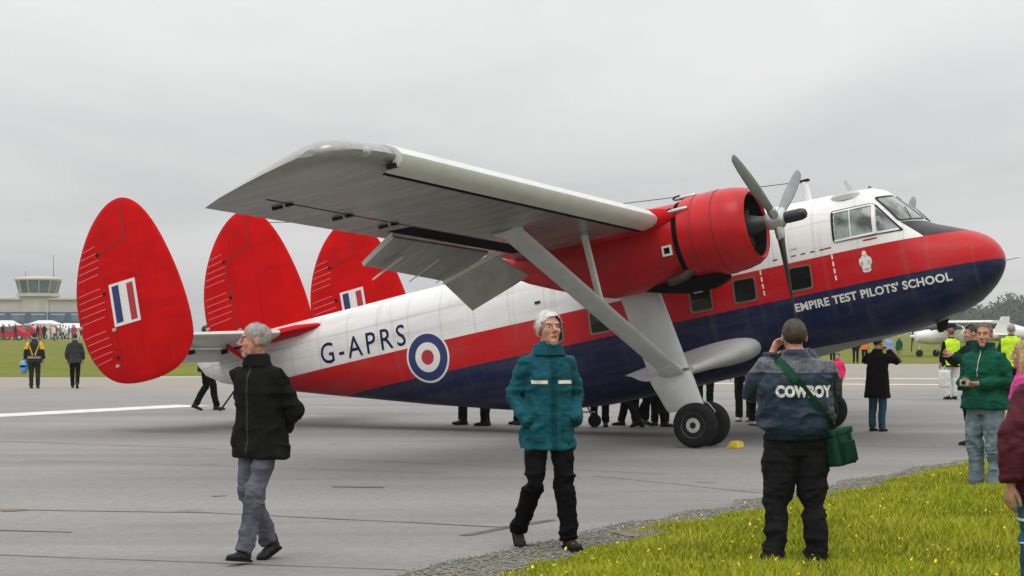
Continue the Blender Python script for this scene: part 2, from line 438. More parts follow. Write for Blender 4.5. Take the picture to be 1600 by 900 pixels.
def grimy(name, base, spec, rough):
    g = NT(name); t_ = g.n('ShaderNodeTexCoord'); P_ = t_.outputs['Object']; n_ = g.noise(P_, 2.2, 5); st_ = g.noise(g.mapping(P_, (.35, 3.5, 3.5)), 1.6, 6, .62); sp_ = g.n('ShaderNodeSeparateXYZ'); g.L(P_, sp_.inputs[0])
    c_ = g.ramp(n_, .3, tuple(x*.86 for x in base), .7, tuple(x*1.12 for x in base))
    c_ = g.mix(g.math('MULTIPLY', g.ramp(st_, .5, (0, 0, 0), .75, (1, 1, 1)), .45), c_, tuple(x*.35+.008 for x in base))
    fr_ = g.math('LESS_THAN', g.math('ABSOLUTE', g.math('SUBTRACT', g.math('FRACT', g.math('MULTIPLY', sp_.outputs['X'], 1/.46)), .5)), .010)
    c_ = g.mix(g.math('MULTIPLY', fr_, .45), c_, tuple(x*.25 for x in base))
    g.L(c_, g.b.inputs['Base Color']); g.b.inputs['Roughness'].default_value = rough; g.b.inputs['Specular IOR Level'].default_value = spec
    g.bump(g.noise(P_, 3.5, 3), .22, .02); return g.m
m_redn = grimy('red_cowl_paint', (.48, .004, .008), .30, .34); m_redf = grimy('red_fabric_paint', (.55, .003, .004), .05, .5)
# --- fuselage
ST = np.array([  # x, half width, top, bottom, exponent
 (-10.04, .03, 3.10, 3.00, 2.0), (-10.0, .09, 3.17, 2.90, 2.0), (-9.88, .15, 3.22, 2.74, 2.1), (-9.57, .22, 3.25, 2.56, 2.2), (-8.9, .35, 3.28, 2.36, 2.3), (-8.17, .48, 3.29, 2.17, 2.4),
 (-7.3, .63, 3.30, 1.94, 2.5), (-6.45, .76, 3.31, 1.72, 2.6), (-5.6, .86, 3.32, 1.50, 2.8), (-4.82, .93, 3.32, 1.31, 2.9), (-4.1, .97, 3.33, 1.14, 3.0), (-3.4, .98, 3.33, 1.00, 3.1), (-2.5, .98, 3.33, .93, 3.1),
 (-1.5, .98, 3.33, .94, 3.1), (-.5, .98, 3.33, .97, 3.1), (.5, .98, 3.32, 1.01, 3.0), (1.2, .98, 3.30, 1.055, 2.9), (1.7, .97, 3.29, 1.09, 2.8), (2.05, .955, 3.28, 1.115, 2.7), (2.3, .935, 3.265, 1.13, 2.65), (2.42, .925, 3.22, 1.14, 2.6),
 (2.55, .905, 3.09, 1.15, 2.6), (2.68, .885, 2.95, 1.165, 2.55), (2.80, .86, 2.81, 1.18, 2.5), (2.90, .84, 2.69, 1.195, 2.5), (2.97, .825, 2.625, 1.205, 2.45), (3.1, .785, 2.56, 1.235, 2.4), (3.3, .71, 2.48, 1.30, 2.3),
 (3.48, .62, 2.40, 1.365, 2.2), (3.62, .53, 2.34, 1.455, 2.15), (3.74, .42, 2.265, 1.55, 2.1), (3.83, .31, 2.18, 1.645, 2.0), (3.89, .20, 2.09, 1.735, 2.0), (3.925, .10, 2.0, 1.81, 2.0), (3.935, .02, 1.92, 1.88, 2.0)])
def fus_ring(row, n=56):
    x, w, t, b, e = row; zc = (t+b)/2; h = (t-b)/2; out = []
    for j in range(n):
        a = 2*math.pi*j/n; c, s = math.cos(a), math.sin(a)
        out.append((x, w*math.copysign(abs(c)**(2/e), c), zc+h*math.copysign(abs(s)**(2/e), s)))
    return out
xs_f = sorted(set(list(ST[:, 0]) + list(np.arange(-9.5, 2.0, .35))))
rings = [fus_ring([x]+[float(np.interp(x, ST[:, 0], ST[:, k])) for k in range(1, 5)]) for x in xs_f]
FUS = loft(rings)
k = NT('fuselage_livery'); tcn = k.n('ShaderNodeTexCoord'); sp_ = k.n('ShaderNodeSeparateXYZ'); k.L(tcn.outputs['Object'], sp_.inputs[0])
X_, Y_, Z_ = sp_.outputs
def gt(a, b): return k.math('GREATER_THAN', a, b)
c = k.mix(gt(Z_, 1.885), NAVY, RED); c = k.mix(gt(Z_, 2.372), c, WHITE)
rear_navy = k.math('MULTIPLY', k.math('LESS_THAN', X_, -6.9), k.math('LESS_THAN', Z_, 1.885)); c = k.mix(rear_navy, c, RED)
blk = k.math('MULTIPLY', gt(Z_, 2.372), gt(k.math('ADD', X_, k.math('MULTIPLY', Z_, 1.06)), 2.73+2.66*1.06)); blk = k.math('MULTIPLY', blk, k.math('LESS_THAN', Z_, 2.64)); c = k.mix(blk, c, (.018, .018, .02))
bel = k.math('MULTIPLY', gt(X_, 1.0), k.math('LESS_THAN', k.math('SUBTRACT', Z_, k.math('MULTIPLY', k.math('MAXIMUM', k.math('SUBTRACT', X_, 2.6), 0.0), .22)), 1.135)); c = k.mix(bel, c, (.32, .33, .33))
dirt = k.noise(k.mapping(tcn.outputs['Object'], (.5, 1, 2.2)), 2.2, 6, .6)
c = k.mix(k.math('MULTIPLY', k.ramp(dirt, .45, (0, 0, 0), .75, (1, 1, 1)), .16), c, (.20, .19, .17))
# skin joints every 0.55 m and along two stringers: thin, faint lines
fr = k.math('ABSOLUTE', k.math('SUBTRACT', k.math('FRACT', k.math('MULTIPLY', X_, 1/.62)), .5)); ln = k.math('LESS_THAN', fr, .006)
fz = k.math('ABSOLUTE', k.math('SUBTRACT', Z_, 2.86)); ln2 = k.math('LESS_THAN', fz, .004)
c = k.mix(k.math('MULTIPLY', k.math('MAXIMUM', ln, ln2), .42), c, (.06, .06, .06))
# rivet rows either side of every frame joint
rv_z = k.math('LESS_THAN', k.math('ABSOLUTE', k.math('SUBTRACT', k.math('FRACT', k.math('MULTIPLY', Z_, 1/.055)), .5)), .13)
rv_x = k.math('LESS_THAN', k.math('ABSOLUTE', k.math('SUBTRACT', fr, .035)), .009)
c = k.mix(k.math('MULTIPLY', k.math('MULTIPLY', rv_z, rv_x), .35), c, (.10, .10, .10))
# oil and exhaust streaks drifting aft from the engines, rain streaks down the sides
ox = k.noise(k.mapping(tcn.outputs['Object'], (.22, 1, 5.0)), 1.5, 5, .6)
oband = k.math('MULTIPLY', k.math('LESS_THAN', X_, .4), k.ramp(ox, .52, (0, 0, 0), .70, (1, 1, 1)))
c = k.mix(k.math('MULTIPLY', oband, .22), c, (.10, .085, .07))
rs = k.noise(k.mapping(tcn.outputs['Object'], (5.0, 1, .30)), 1.6, 4, .6)
c = k.mix(k.math('MULTIPLY', k.ramp(rs, .56, (0, 0, 0), .72, (1, 1, 1)), .20), c, (.16, .15, .13))
k.L(c, k.b.inputs['Base Color']); k.b.inputs['Roughness'].default_value = .38; k.b.inputs['Coat Weight'].default_value = 0; k.b.inputs['Specular IOR Level'].default_value = .22
wv = k.noise(k.mapping(tcn.outputs['Object'], (1.2, 1, 1.2)), 2.2, 3, .5); k.bump(wv, .10, .02)
m_fus = k.m
fus = obj('fuselage', FUS, m_fus, plane, 50)
FB = bvh_of(FUS)
def onfus(geo2d, off=.004, side=-1, to_xz=lambda u, v: (u, v)):
    V = []
    for u, v in [p[:2] for p in geo2d[0]]:
        x, z = to_xz(u, v)
        h = FB.ray_cast(Vector((x, side*5, z)), Vector((0, -side, 0)))
        p, nn = (h[0], h[1]) if h[0] is not None else (Vector((x, side*.5, z)), Vector((0, side, 0)))
        if nn.y*side < 0: nn = -nn
        V.append(tuple(p+nn*off))
    F = list(geo2d[1])
    # orient outwards
    if F:
        f = F[0]; nrm = (Vector(V[f[1]])-Vector(V[f[0]])).cross(Vector(V[f[2]])-Vector(V[f[0]]))
        if nrm.y*side < 0: F = [tuple(reversed(q)) for q in F]
    return V, F
def frame2d(outline, s):
    cx = sum(p[0] for p in outline)/len(outline); cy = sum(p[1] for p in outline)/len(outline); n = len(outline)
    V = list(outline)+[(cx+(p[0]-cx)*s, cy+(p[1]-cy)*s) for p in outline]
    return V, [(j, (j+1) % n, (j+1) % n+n, j+n) for j in range(n)]
def raised(geo, off_n=None):  # close a thin sheet into a slab by adding an inner copy (towards y=0)
    V, F = geo; n = len(V); V2 = [(v[0], v[1]*.985, v[2]) for v in V]
    return V+V2, F+[tuple(i+n for i in reversed(f)) for f in F]

glass = NT('tinted_glass'); glass.b.inputs['Base Color'].default_value = (.008, .010, .010, 1); glass.b.inputs['Roughness'].default_value = .06
glass.b.inputs['Specular IOR Level'].default_value = .4; m_glass = glass.m
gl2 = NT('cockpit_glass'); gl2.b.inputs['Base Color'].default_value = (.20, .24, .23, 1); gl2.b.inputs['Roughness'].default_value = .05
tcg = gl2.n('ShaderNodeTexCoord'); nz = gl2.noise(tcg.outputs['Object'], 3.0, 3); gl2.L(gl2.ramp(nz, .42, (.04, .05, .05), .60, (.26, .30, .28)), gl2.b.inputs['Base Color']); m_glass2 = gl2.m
m_frame = mat('window_frame', (.20, .18, .15), .4, metal=.5)
m_wfr = mat('window_frame_white', (.70, .70, .68), .4)

for side in (-1, 1):
    # cabin windows
    for xc in (-2.72, -1.92, -1.09, -.27, .42, 1.27):
        q = round_poly([(xc-.19, 1.955), (xc+.17, 1.95), (xc+.19, 2.305), (xc-.17, 2.315)], .05)
        w = obj('cabin_window', raised(onfus(frame2d(q, .86), .012, side)), m_frame, fus, 40)
        qi = [(xc+(p[0]-xc)*.88, 2.13+(p[1]-2.13)*.88) for p in q]
        obj('pane', onfus(disc_rings(qi), .005, side), m_glass, w, 60)
    # cockpit side window: sliding pane and quarter light
    q = round_poly([(1.83, 2.52), (2.80, 2.50), (2.76, 2.545), (2.45, 2.955), (2.40, 2.975), (1.83, 2.975)], .05)
    w = obj('cockpit_side_window', raised(onfus(frame2d(q, .93), .014, side)), m_seam, fus, 40)
    for poly in ([(1.875, 2.555), (2.40, 2.555), (2.40, 2.94), (1.875, 2.94)], [(2.46, 2.555), (2.73, 2.555), (2.46, 2.90)]):
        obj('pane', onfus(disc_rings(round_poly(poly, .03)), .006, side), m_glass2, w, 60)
    for poly in ([(1.855, 2.525), (2.44, 2.525), (2.44, 2.555), (1.855, 2.555)], [(2.405, 2.54), (2.445, 2.54), (2.445, 2.95), (2.405, 2.95)], [(1.86, 2.938), (2.42, 2.938), (2.42, 2.962), (1.86, 2.962)], [(2.09, 2.55), (2.105, 2.55), (2.105, 2.94), (2.09, 2.94)]):
        obj('window_bar', raised(onfus(disc_rings(round_poly(poly, .005), (1, .5)), .016, side)), m_wfr, w, 40)
    # windscreen pane on the sloping front
    def onfront(geo2d, off):
        V = []
        for y, z in [p[:2] for p in geo2d[0]]:
            h = FB.ray_cast(Vector((6, y, z)), Vector((-1, 0, 0))); p, nn = h[0], h[1]
            if nn.x < 0: nn = -nn
            V.append(tuple(p+nn*off))
        F = list(geo2d[1]); f = F[0]; nr = (Vector(V[f[1]])-Vector(V[f[0]])).cross(Vector(V[f[2]])-Vector(V[f[0]]))
        return V, (F if nr.x > 0 else [tuple(reversed(q)) for q in F])
    q = round_poly([(side*.04, 2.665), (side*.70, 2.645), (side*.62, 3.06), (side*.04, 3.10)], .05)
    w = obj('windscreen', onfront(frame2d(q, .91), .012), m_seam, fus, 40)
    cx = sum(p[0] for p in q)/len(q); cz = sum(p[1] for p in q)/len(q)
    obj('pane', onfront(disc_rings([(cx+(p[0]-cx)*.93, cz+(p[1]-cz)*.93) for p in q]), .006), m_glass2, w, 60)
    wp = [FB.ray_cast(Vector((6, yy, zz_)), Vector((-1, 0, 0)))[0]+Vector((.02, 0, .02)) for yy, zz_ in ((side*.50, 2.66), (side*.30, 2.86))]
    obj('wiper', tube(wp, [.008, .006], 6), m_seam, w)
    # registration
    tg = text_geo('G-APRS', .50, .002, 0, 1.30)
    tx = max(v[0] for v in tg[0]); th = max(v[1] for v in tg[0])
    s_ = -side   # reading direction
    tg = subdiv(([(v[0]*1.78/tx, v[1]*.335/th, 0) for v in tg[0]], tg[1]), .12)
    x0 = -7.12 if side < 0 else -5.34
    obj('registration_lettering', onfus(tg, .005, side, lambda u, v: (x0+u*s_, 2.437+v)), m_navy, fus, 0)
    # school name
    tg = text_geo("EMPIRE TEST PILOTS' SCHOOL", .2, .0065, 0, 1.05)
    tx = max(v[0] for v in tg[0]); th = max(v[1] for v in tg[0])
    tg = subdiv(([(v[0]*2.22/tx, v[1]*.118/th, 0) for v in tg[0]], tg[1]), .08)
    x0 = 1.10 if side < 0 else 3.32
    obj('school_name_lettering', onfus(tg, .006, side, lambda u, v: (x0+u*s_, 1.675+v+.012*abs(u)/2.2)), m_white, fus, 0)
    # roundel
    for i, (rad, m_) in enumerate(((.405, m_white), (.37, mat('roundel_blue', (.015, .03, .13), .35)), (.235, m_white), (.118, mat('roundel_red', (.42, .02, .03), .35)))):
        circ = [(-4.98+rad*math.cos(t), 2.165+rad*math.sin(t)) for t in np.linspace(0, 2*math.pi, 48, endpoint=False)]
        obj('roundel', onfus(disc_rings(circ, (1, .8, .6, .4, .2)), .004+.002*i, side), m_, fus, 0)
    # crest: crown over a rounded shield with scrollwork
    def blob(cx, cz, rx, rz, n=18, k=0, a=0): return [(cx+rx*(1+a*math.cos(k*t))*math.cos(t), cz+rz*(1+a*math.cos(k*t))*math.sin(t)) for t in np.linspace(0, 2*math.pi, n, endpoint=False)]
    gs = []
    for b_ in (blob(2.235, 2.145, .075, .105, 24, 8, .07), blob(2.235, 2.285, .032, .04, 18, 6, .1), blob(2.235, 2.045, .062, .028), blob(2.175, 2.17, .03, .06), blob(2.295, 2.17, .03, .06), blob(2.235, 2.235, .05, .03)):
        gs.append(disc_rings(b_, (1, .5)))
    o = obj('crest', onfus(join(*[([(v[0], v[1], 0) for v in g[0]], g[1]) for g in gs]), .005, side), m_white, fus, 0)
    # emergency exit corner marks
    for xm in (.70, 1.78):
        for zc_ in (2.03, 2.13, 2.23, 2.33):
            obj('exit_mark', onfus(disc_rings([(xm-.012, zc_-.035), (xm+.012, zc_-.035), (xm+.012, zc_+.035), (xm-.012, zc_+.035)], (1, .5)), .005, side), m_white, fus, 0)
    for xm in np.arange(.95, 1.75, .14):
        obj('exit_mark', onfus(disc_rings([(xm-.035, 2.455), (xm+.035, 2.455), (xm+.035, 2.470), (xm-.035, 2.470)], (1, .5)), .005, side), m_seam, fus, 0)
    for xm in (1.74, 2.30, 2.40):
        obj('exit_mark', onfus(disc_rings([(xm-.05, 2.455), (xm+.05, 2.455), (xm+.05, 2.475), (xm-.05, 2.475)], (1, .5)), .005, side), m_red, fus, 0)
    for (xv, zv) in ((-2.9, 2.62), (1.25, 2.58), (-1.2, 2.55)):
        obj('vent', onfus(disc_rings([(xv-.05, zv-.02), (xv+.05, zv-.02), (xv+.05, zv+.02), (xv-.05, zv+.02)], (1, .5)), .012, side), m_seam if xv < 0 else m_wfr, fus, 0)
# roof fittings
obj('roof_hatch', loft([[(2.0+.22*math.cos(t)*s_, -.52+.16*math.sin(t)*s_, 3.12+h_) for t in np.linspace(0, 2*math.pi, 20, endpoint=False)] for s_, h_ in ((1, 0), (1, .07), (.8, .11))]), m_legp, fus)
mast = loft([[(1.30+dx+.05*math.cos(t), .04*math.sin(t), z_) for t in np.linspace(0, 2*math.pi, 14, endpoint=False)] for dx, z_ in ((0, 3.25), (-.02, 3.55), (-.03, 3.60))])
ma = obj('aerial_mast', mast, m_white, fus); obj('mast_cap', box(1.2, 1.35, -.04, .04, 3.60, 3.635), m_seam, ma)
obj('blade_aerial', loft([[(1.95+dx+c_*math.cos(t), .25+.012*math.sin(t), z_) for t in np.linspace(0, 2*math.pi, 12, endpoint=False)] for dx, z_, c_ in ((0, 3.22, .08), (-.10, 3.42, .05), (-.14, 3.52, .025))]), m_legp, fus)
obj('aerial_wire', tube([(1.25, 0, 3.61), (-4, 0, 4.2), (-8.7, 0, 5.2)], [.006]*3, 5), m_seam, fus)
obj('pitot_tube', tube([(3.9, -.05, 1.86), (4.15, -.05, 1.86)], [.014, .010], 8), m_chrome, fus)
obj('belly_aerial', loft([[(2.92+dx+c_*math.cos(t), .02*math.sin(t), z_) for t in np.linspace(0, 2*math.pi, 12, endpoint=False)] for dx, z_, c_ in ((0, 1.25, .10), (-.05, 1.08, .07), (-.07, 1.04, .03))]), m_seam, fus)
obj('tail_cone_light', ell((-10.03, 0, 3.05), (.05, .04, .04)), m_alu, fus)

# --- wing: aerofoil loft
def af(xle, xte, zc, th, n=15, droop=.06, camber=.02):
    """ring of aerofoil points, lower surface flat-ish"""
    c_ = xle-xte; up = []; lo = []
    for i in range(n):
        t = (1-math.cos(math.pi*i/(n-1)))/2
        yt = th*5*(.2969*math.sqrt(t)-.126*t-.3516*t*t+.2843*t**3-.1036*t**4)
        cam_ = camber*c_*4*t*(1-t); z_ = zc - droop*t*c_/2.4 + cam_
        up.append((xle-t*c_, z_+yt*c_*1.15)); lo.append((xle-t*c_, z_-yt*c_*.80))
    return up + lo[-2:0:-1]
DI = .0466
def wz(y): return 3.08 + DI*max(0, abs(y)-3.0)
def wing_ring(y, xle, xte, th=.14): return [(p[0], y, p[1]) for p in af(xle, xte, wz(y), th)]
TIP = [(10.25, .25, -2.08, .138), (10.45, .22, -1.74, .155), (10.65, .17, -1.28, .19), (10.80, .10, -.90, .235), (10.90, .0, -.58, .29), (10.96, -.13, -.36, .30)]
def wing_geo(s):
    rr = [wing_ring(s*y, .25, -2.08) for y in (0, 1, 2, 3, 4, 5, 6, 7, 8, 9, 9.7)] + [wing_ring(s*y, a, b, t) for y, a, b, t in TIP]
    g = loft(rr)
    return g if s < 0 else (g[0], [tuple(reversed(f)) for f in g[1]])
kw = NT('wing_skin'); tcw = kw.n('ShaderNodeTexCoord'); sw = kw.n('ShaderNodeSeparateXYZ'); kw.L(tcw.outputs['Object'], sw.inputs[0])
stn = kw.noise(kw.mapping(tcw.outputs['Object'], (.35, 3.0, 1)), 1.6, 6, .6); st2 = kw.noise(tcw.outputs['Object'], 4.5, 5, .6)
cw = kw.ramp(stn, .3, (.25, .25, .235), .72, (.385, .385, .365)); cw = kw.mix(kw.math('MULTIPLY', kw.ramp(st2, .5, (0, 0, 0), .8, (1, 1, 1)), .35), cw, (.22, .20, .17))
rf = kw.math('ABSOLUTE', kw.math('SUBTRACT', kw.math('FRACT', kw.math('MULTIPLY', sw.outputs['Y'], 1/.42)), .5)); rl = kw.math('LESS_THAN', rf, .010)
xf_ = kw.math('LESS_THAN', kw.math('ABSOLUTE', kw.math('ADD', sw.outputs['X'], .62)), .004)
cw = kw.mix(kw.math('MULTIPLY', kw.math('MAXIMUM', rl, xf_), .35), cw, (.10, .10, .09))
kw.L(cw, kw.b.inputs['Base Color']); kw.b.inputs['Roughness'].default_value = .26; kw.b.inputs['Metallic'].default_value = .35
kw.bump(kw.noise(kw.mapping(tcw.outputs['Object'], (1.5, 2.4, 1)), 2.0, 3), .25, .02)
m_wskin = kw.m
for s in (-1, 1):
    wing = obj('wing', wing_geo(s), m_wskin, plane, 40)
    # leading edge slat, standing a little off the wing nose, with a rounded inboard end
    def slat_ring(y, f):
        z0 = wz(y); o_ = []
        pts = [(-.22, .205), (-.05, .19), (.12, .15), (.24, .085), (.315, .0), (.30, -.07), (.22, -.125), (.08, -.15), (.08, -.135), (.16, -.10), (.20, -.02), (.14, .07), (.0, .12), (-.22, .185)]
        return [(.02+(p[0])*1.0*f + (1-f)*.05, y, z0-.005+p[1]*f) for p in pts]
    sr = [slat_ring(s*y, f) for y, f in ((3.36, .25), (3.40, .6), (3.47, .85), (3.6, 1.0), (5, 1), (6.5, 1), (8, 1), (9.2, 1), (10.02, 1.0), (10.05, .97))]
    g = loft(sr); g = g if s < 0 else (g[0], [tuple(reversed(f)) for f in g[1]])
    obj('slat', g, m_wingl, wing, 45)
    # dark gap under the slat lip
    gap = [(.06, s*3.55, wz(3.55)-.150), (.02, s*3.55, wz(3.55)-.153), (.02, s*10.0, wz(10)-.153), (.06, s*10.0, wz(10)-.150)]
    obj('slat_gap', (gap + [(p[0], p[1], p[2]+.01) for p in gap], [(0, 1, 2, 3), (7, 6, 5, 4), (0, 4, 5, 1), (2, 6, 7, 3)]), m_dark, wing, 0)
    # landing light at the wing tip and slat end bracket
    obj('tip_light', ell((.16, s*10.50, wz(10.5)-.01), (.065, .085, .065)), mat('lamp_glass', (.35, .36, .36), .15, metal=.4, var=.4, vscale=20), wing)
    obj('slat_bracket', box(.14, .24, s*10.06-.035, s*10.06+.035, wz(10)-.13, wz(10)-.08), m_seam, wing)
    # aileron hinge line and three dark hinge brackets under the wing
    def lowz(x, y): # lower surface height
        t = (.25-x)/2.33; yt = .14*5*(.2969*math.sqrt(max(t, 0))-.126*t-.3516*t*t+.2843*t**3-.1036*t**4)
        return wz(y)-.06*t*2.33/2.4+.02*2.33*4*t*(1-t)-yt*2.33*.80
    hp = []
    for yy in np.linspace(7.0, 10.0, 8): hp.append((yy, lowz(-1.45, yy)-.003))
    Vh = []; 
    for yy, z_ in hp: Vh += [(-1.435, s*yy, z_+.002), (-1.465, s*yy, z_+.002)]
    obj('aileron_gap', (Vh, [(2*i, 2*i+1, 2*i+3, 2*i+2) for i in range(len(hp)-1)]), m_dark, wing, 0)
    for yy in (9.55, 8.35, 7.35):
        z_ = lowz(-1.45, yy)
        obj('hinge_bracket', box(-1.50, -1.42, s*yy-.03, s*yy+.03, z_-.025, z_+.01), m_seam, wing); obj('hinge_bracket', box(-1.68, -1.56, s*yy-.02, s*yy+.02, z_-.025, z_+.03), m_seam, wing)
    # flap: outer panel, drooped
    def panel(A, B, C, D, th=.05):
        A, B, C, D = map(Vector, (A, B, C, D)); nn = (B-A).cross(D-A).normalized(); V = []
        for i in range(5):
            for j in range(5):
                u, v = i/4, j/4; p = A.lerp(B, u).lerp(D.lerp(C, u), v); b_ = th*(1-.85*v)*(.4+.6*min(1, 4*v+.2))
                V.append(p+nn*b_/2)
        n_ = len(V); V2 = [Vector(v)-nn*0 for v in V]
        for i in range(5):
            for j in range(5):
                v = j/4; V2[i*5+j] = V[i*5+j]-nn*(th*(1-.85*v)*(.4+.6*min(1, 4*v+.2)))
        F = []
        for i in range(4):
            for j in range(4):
                a = i*5+j; F += [(a, a+1, a+6, a+5), (n_+a+5, n_+a+6, n_+a+1, n_+a)]
        rim = [(0+j) for j in range(5)] + [5*i+4 for i in range(1, 5)] + [20+j for j in (3, 2, 1, 0)] + [5*i for i in (3, 2, 1)]
        for q in range(len(rim)):
            a, b_ = rim[q], rim[(q+1) % len(rim)]; F.append((a, a+n_, b_+n_, b_))
        return [tuple(v) for v in V+V2], F
    zf = lambda x, y: wz(y)-.06*((.25-x)/2.4)
    f_ = obj('flap', panel((-1.72, s*7.02, zf(-1.72, 7)-.10), (-1.70, s*4.62, zf(-1.7, 4.7)-.10), (-2.33, s*4.75, 2.74), (-2.28, s*6.86, 2.88), .07), m_wskin, wing, 40)
    for yy in (6.45, 5.55, 4.85): obj('flap_bracket', tube([(-1.95, s*yy, 2.93), (-2.42, s*yy, 2.74)], [.018, .012], 6), m_wingl, f_)
    obj('flap_end_plate', panel((-1.70, s*7.05, zf(-1.7, 7)-.06), (-1.70, s*7.03, zf(-1.7, 7)-.13), (-2.27, s*6.88, 2.865), (-2.27, s*6.90, 2.915), .03), m_wingl, f_, 40)
    # flap: inner panel folding down towards the nacelle tail
    f2 = obj('inner_flap', panel((-1.70, s*4.42, 2.98), (-1.60, s*3.75, 2.70), (-2.25, s*4.30, 2.33), (-2.33, s*4.80, 2.70), .06), mat('flap_underside', (.46, .44, .41), .18, metal=.45, var=.12), wing, 40)
    obj('flap_end_plate', panel((-1.66, s*4.47, 3.02), (-1.66, s*4.45, 2.96), (-2.33, s*4.83, 2.69), (-2.33, s*4.84, 2.75), .03), m_wingl, f2, 40)
    # shade of the flap cove, put in as a dark sheet ahead of the flap
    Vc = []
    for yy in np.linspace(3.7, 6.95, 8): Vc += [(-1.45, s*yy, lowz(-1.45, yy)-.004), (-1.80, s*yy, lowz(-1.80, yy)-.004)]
    obj('flap_cove_shade', (Vc, [(2*i, 2*i+1, 2*i+3, 2*i+2) for i in range(7)]), m_dark, wing, 0)
    # --- engine nacelle
    NY = s*2.9
    prof = [(.64, .505, .505, 2.78), (.3, .525, .53, 2.775), (-.2, .53, .55, 2.765), (-.75, .52, .545, 2.76), (-1.2, .47, .48, 2.82), (-1.6, .39, .38, 2.88), (-2.0, .28, .26, 2.93), (-2.35, .12, .12, 2.99), (-2.48, .03, .03, 3.0)]
    rr = [[(x, NY+ry*math.cos(t), zc+rz*math.sin(t)) for t in np.linspace(0, 2*math.pi, 36, endpoint=False)] for x, ry, rz, zc in prof]
    nac = obj('engine_nacelle', loft(rr), m_redn, plane, 60)
    cow = [(.52, .50), (.52, .555), (.60, .572), (.95, .575), (1.20, .56), (1.36, .525), (1.44, .475), (1.455, .45), (1.43, .425), (1.30, .41), (1.05, .42), (1.05, .05)]
    cwl = obj('cowling', lathe(cow, 48, 'x', (0, NY, 2.775)), m_redn, nac, 50)
    obj('cooling_gap_shade', lathe([(.44, .50), (.44, .535), (.525, .545), (.525, .50)], 48, 'x', (0, NY, 2.775)), m_dark, cwl, 0)  # solid dark ring carries the shade of the slot behind the cowl
    for xx, rr_ in ((.72, .576), (1.02, .5755)):
        obj('cowl_joint', lathe([(xx-.006, rr_-.002), (xx-.006, rr_+.002), (xx+.006, rr_+.002), (xx+.006, rr_-.002)], 48, 'x', (0, NY, 2.775)), mat('joint_red', (.20, .006, .012), .5), cwl, 0)
    obj('cowl_interior', lathe([(1.07, .03), (1.075, .408), (1.30, .402), (1.42, .415), (1.425, .408), (1.30, .394), (1.09, .398), (1.09, .03)], 32, 'x', (0, NY, 2.775)), m_dark, cwl, 0)
    for q in range(9):
        t = 2*math.pi*q/9; d = Vector((0, math.cos(t), math.sin(t)))
        obj('engine_cylinder', tube([Vector((1.22, NY, 2.775))+d*.14, Vector((1.22, NY, 2.775))+d*.36], [.075, .065], 10), m_brown, cwl)
    obj('crankcase', lathe([(1.08, .16), (1.35, .15), (1.50, .10), (1.62, .07)], 20, 'x', (0, NY, 2.775)), mat('engine_grey', (.05, .05, .05), .5, metal=.3), cwl)
    # cowl latch, square vent, oil cooler, exhaust
    tl = R(148) if s < 0 else R(32)
    def on_nac(x, t, r): return Vector((x, NY+r*math.cos(t), 2.775+r*math.sin(t)))
    for t_ in (R(140) if s < 0 else R(40), R(95)):
        p = on_nac(.55, t_, .58); obj('cowl_latch', tube([p+Vector((-.16, 0, 0)), p+Vector((.12, 0, 0))], [.028, .028], 8), m_alu, nac)
        obj('latch_pin', tube([p+Vector((-.17, 0, .01)), p+Vector((-.10, 0, .03))], [.03, .02], 8), m_seam, nac)
    pv = on_nac(.33, R(195) if s < 0 else R(-15), .535)
    obj('square_vent', box(pv.x-.07, pv.x+.07, pv.y-.01, pv.y+.01, pv.z-.07, pv.z+.07), m_wfr, nac)
    obj('vent_hole', box(pv.x-.04, pv.x+.04, pv.y-.014, pv.y+.014, pv.z-.04, pv.z+.04), m_dark, nac)
    obj('oil_cooler_scoop', loft([[(x, NY+wy*math.cos(t), zc+hz*math.sin(t)) for t in np.linspace(0, 2*math.pi, 16, endpoint=False)] for x, wy, hz, zc in ((-.35, .03, .03, 2.26), (0, .20, .09, 2.22), (.35, .25, .13, 2.19), (.72, .25, .14, 2.20), (.90, .20, .11, 2.23))]), m_dark, nac, 60)
    obj('exhaust_pipe', tube([(.60, NY+s*.28, 2.36), (.45, NY+s*.34, 2.27), (.25, NY+s*.36, 2.24)], [.06, .065, .065], 10), m_brown, nac)
    obj('cooler_flap', box(.40, .52, NY-.02, NY+.02, 2.05, 2.12), m_alu, nac)
    # wing-root fairing in red running from the slat end onto the nacelle
    obj('root_fairing', loft([[(x, NY+s*(.40+dy)+.10*w_*math.cos(t), 3.10+.15*w_*math.sin(t)) for t in np.linspace(0, 2*math.pi, 14, endpoint=False)] for x, dy, w_ in ((-.7, .12, 1.0), (.1, .10, 1.05), (.32, .05, .8), (.62, -.02, .1))]), m_red, nac, 60)
    # --- propeller: blade tips at 180, +-60 degrees
    prop = obj('propeller', join(lathe([(1.58, .02), (1.60, .11), (1.70, .13), (1.82, .12), (1.86, .07)], 20, 'x', (0, NY, 2.775)), *[tube([Vector((1.745, NY, 2.775)), Vector((1.745, NY+.24*math.sin(a), 2.775+.24*math.cos(a)))], [.075, .062], 12) for a in (math.pi, math.pi/3, -math.pi/3)]), m_alu, plane)
    obj('hub_dome', lathe([(1.84, .075), (1.90, .082), (2.08, .080), (2.14, .06), (2.16, .02)], 20, 'x', (0, NY, 2.775)), mat('black_gloss', (.015, .015, .016), .35), prop)
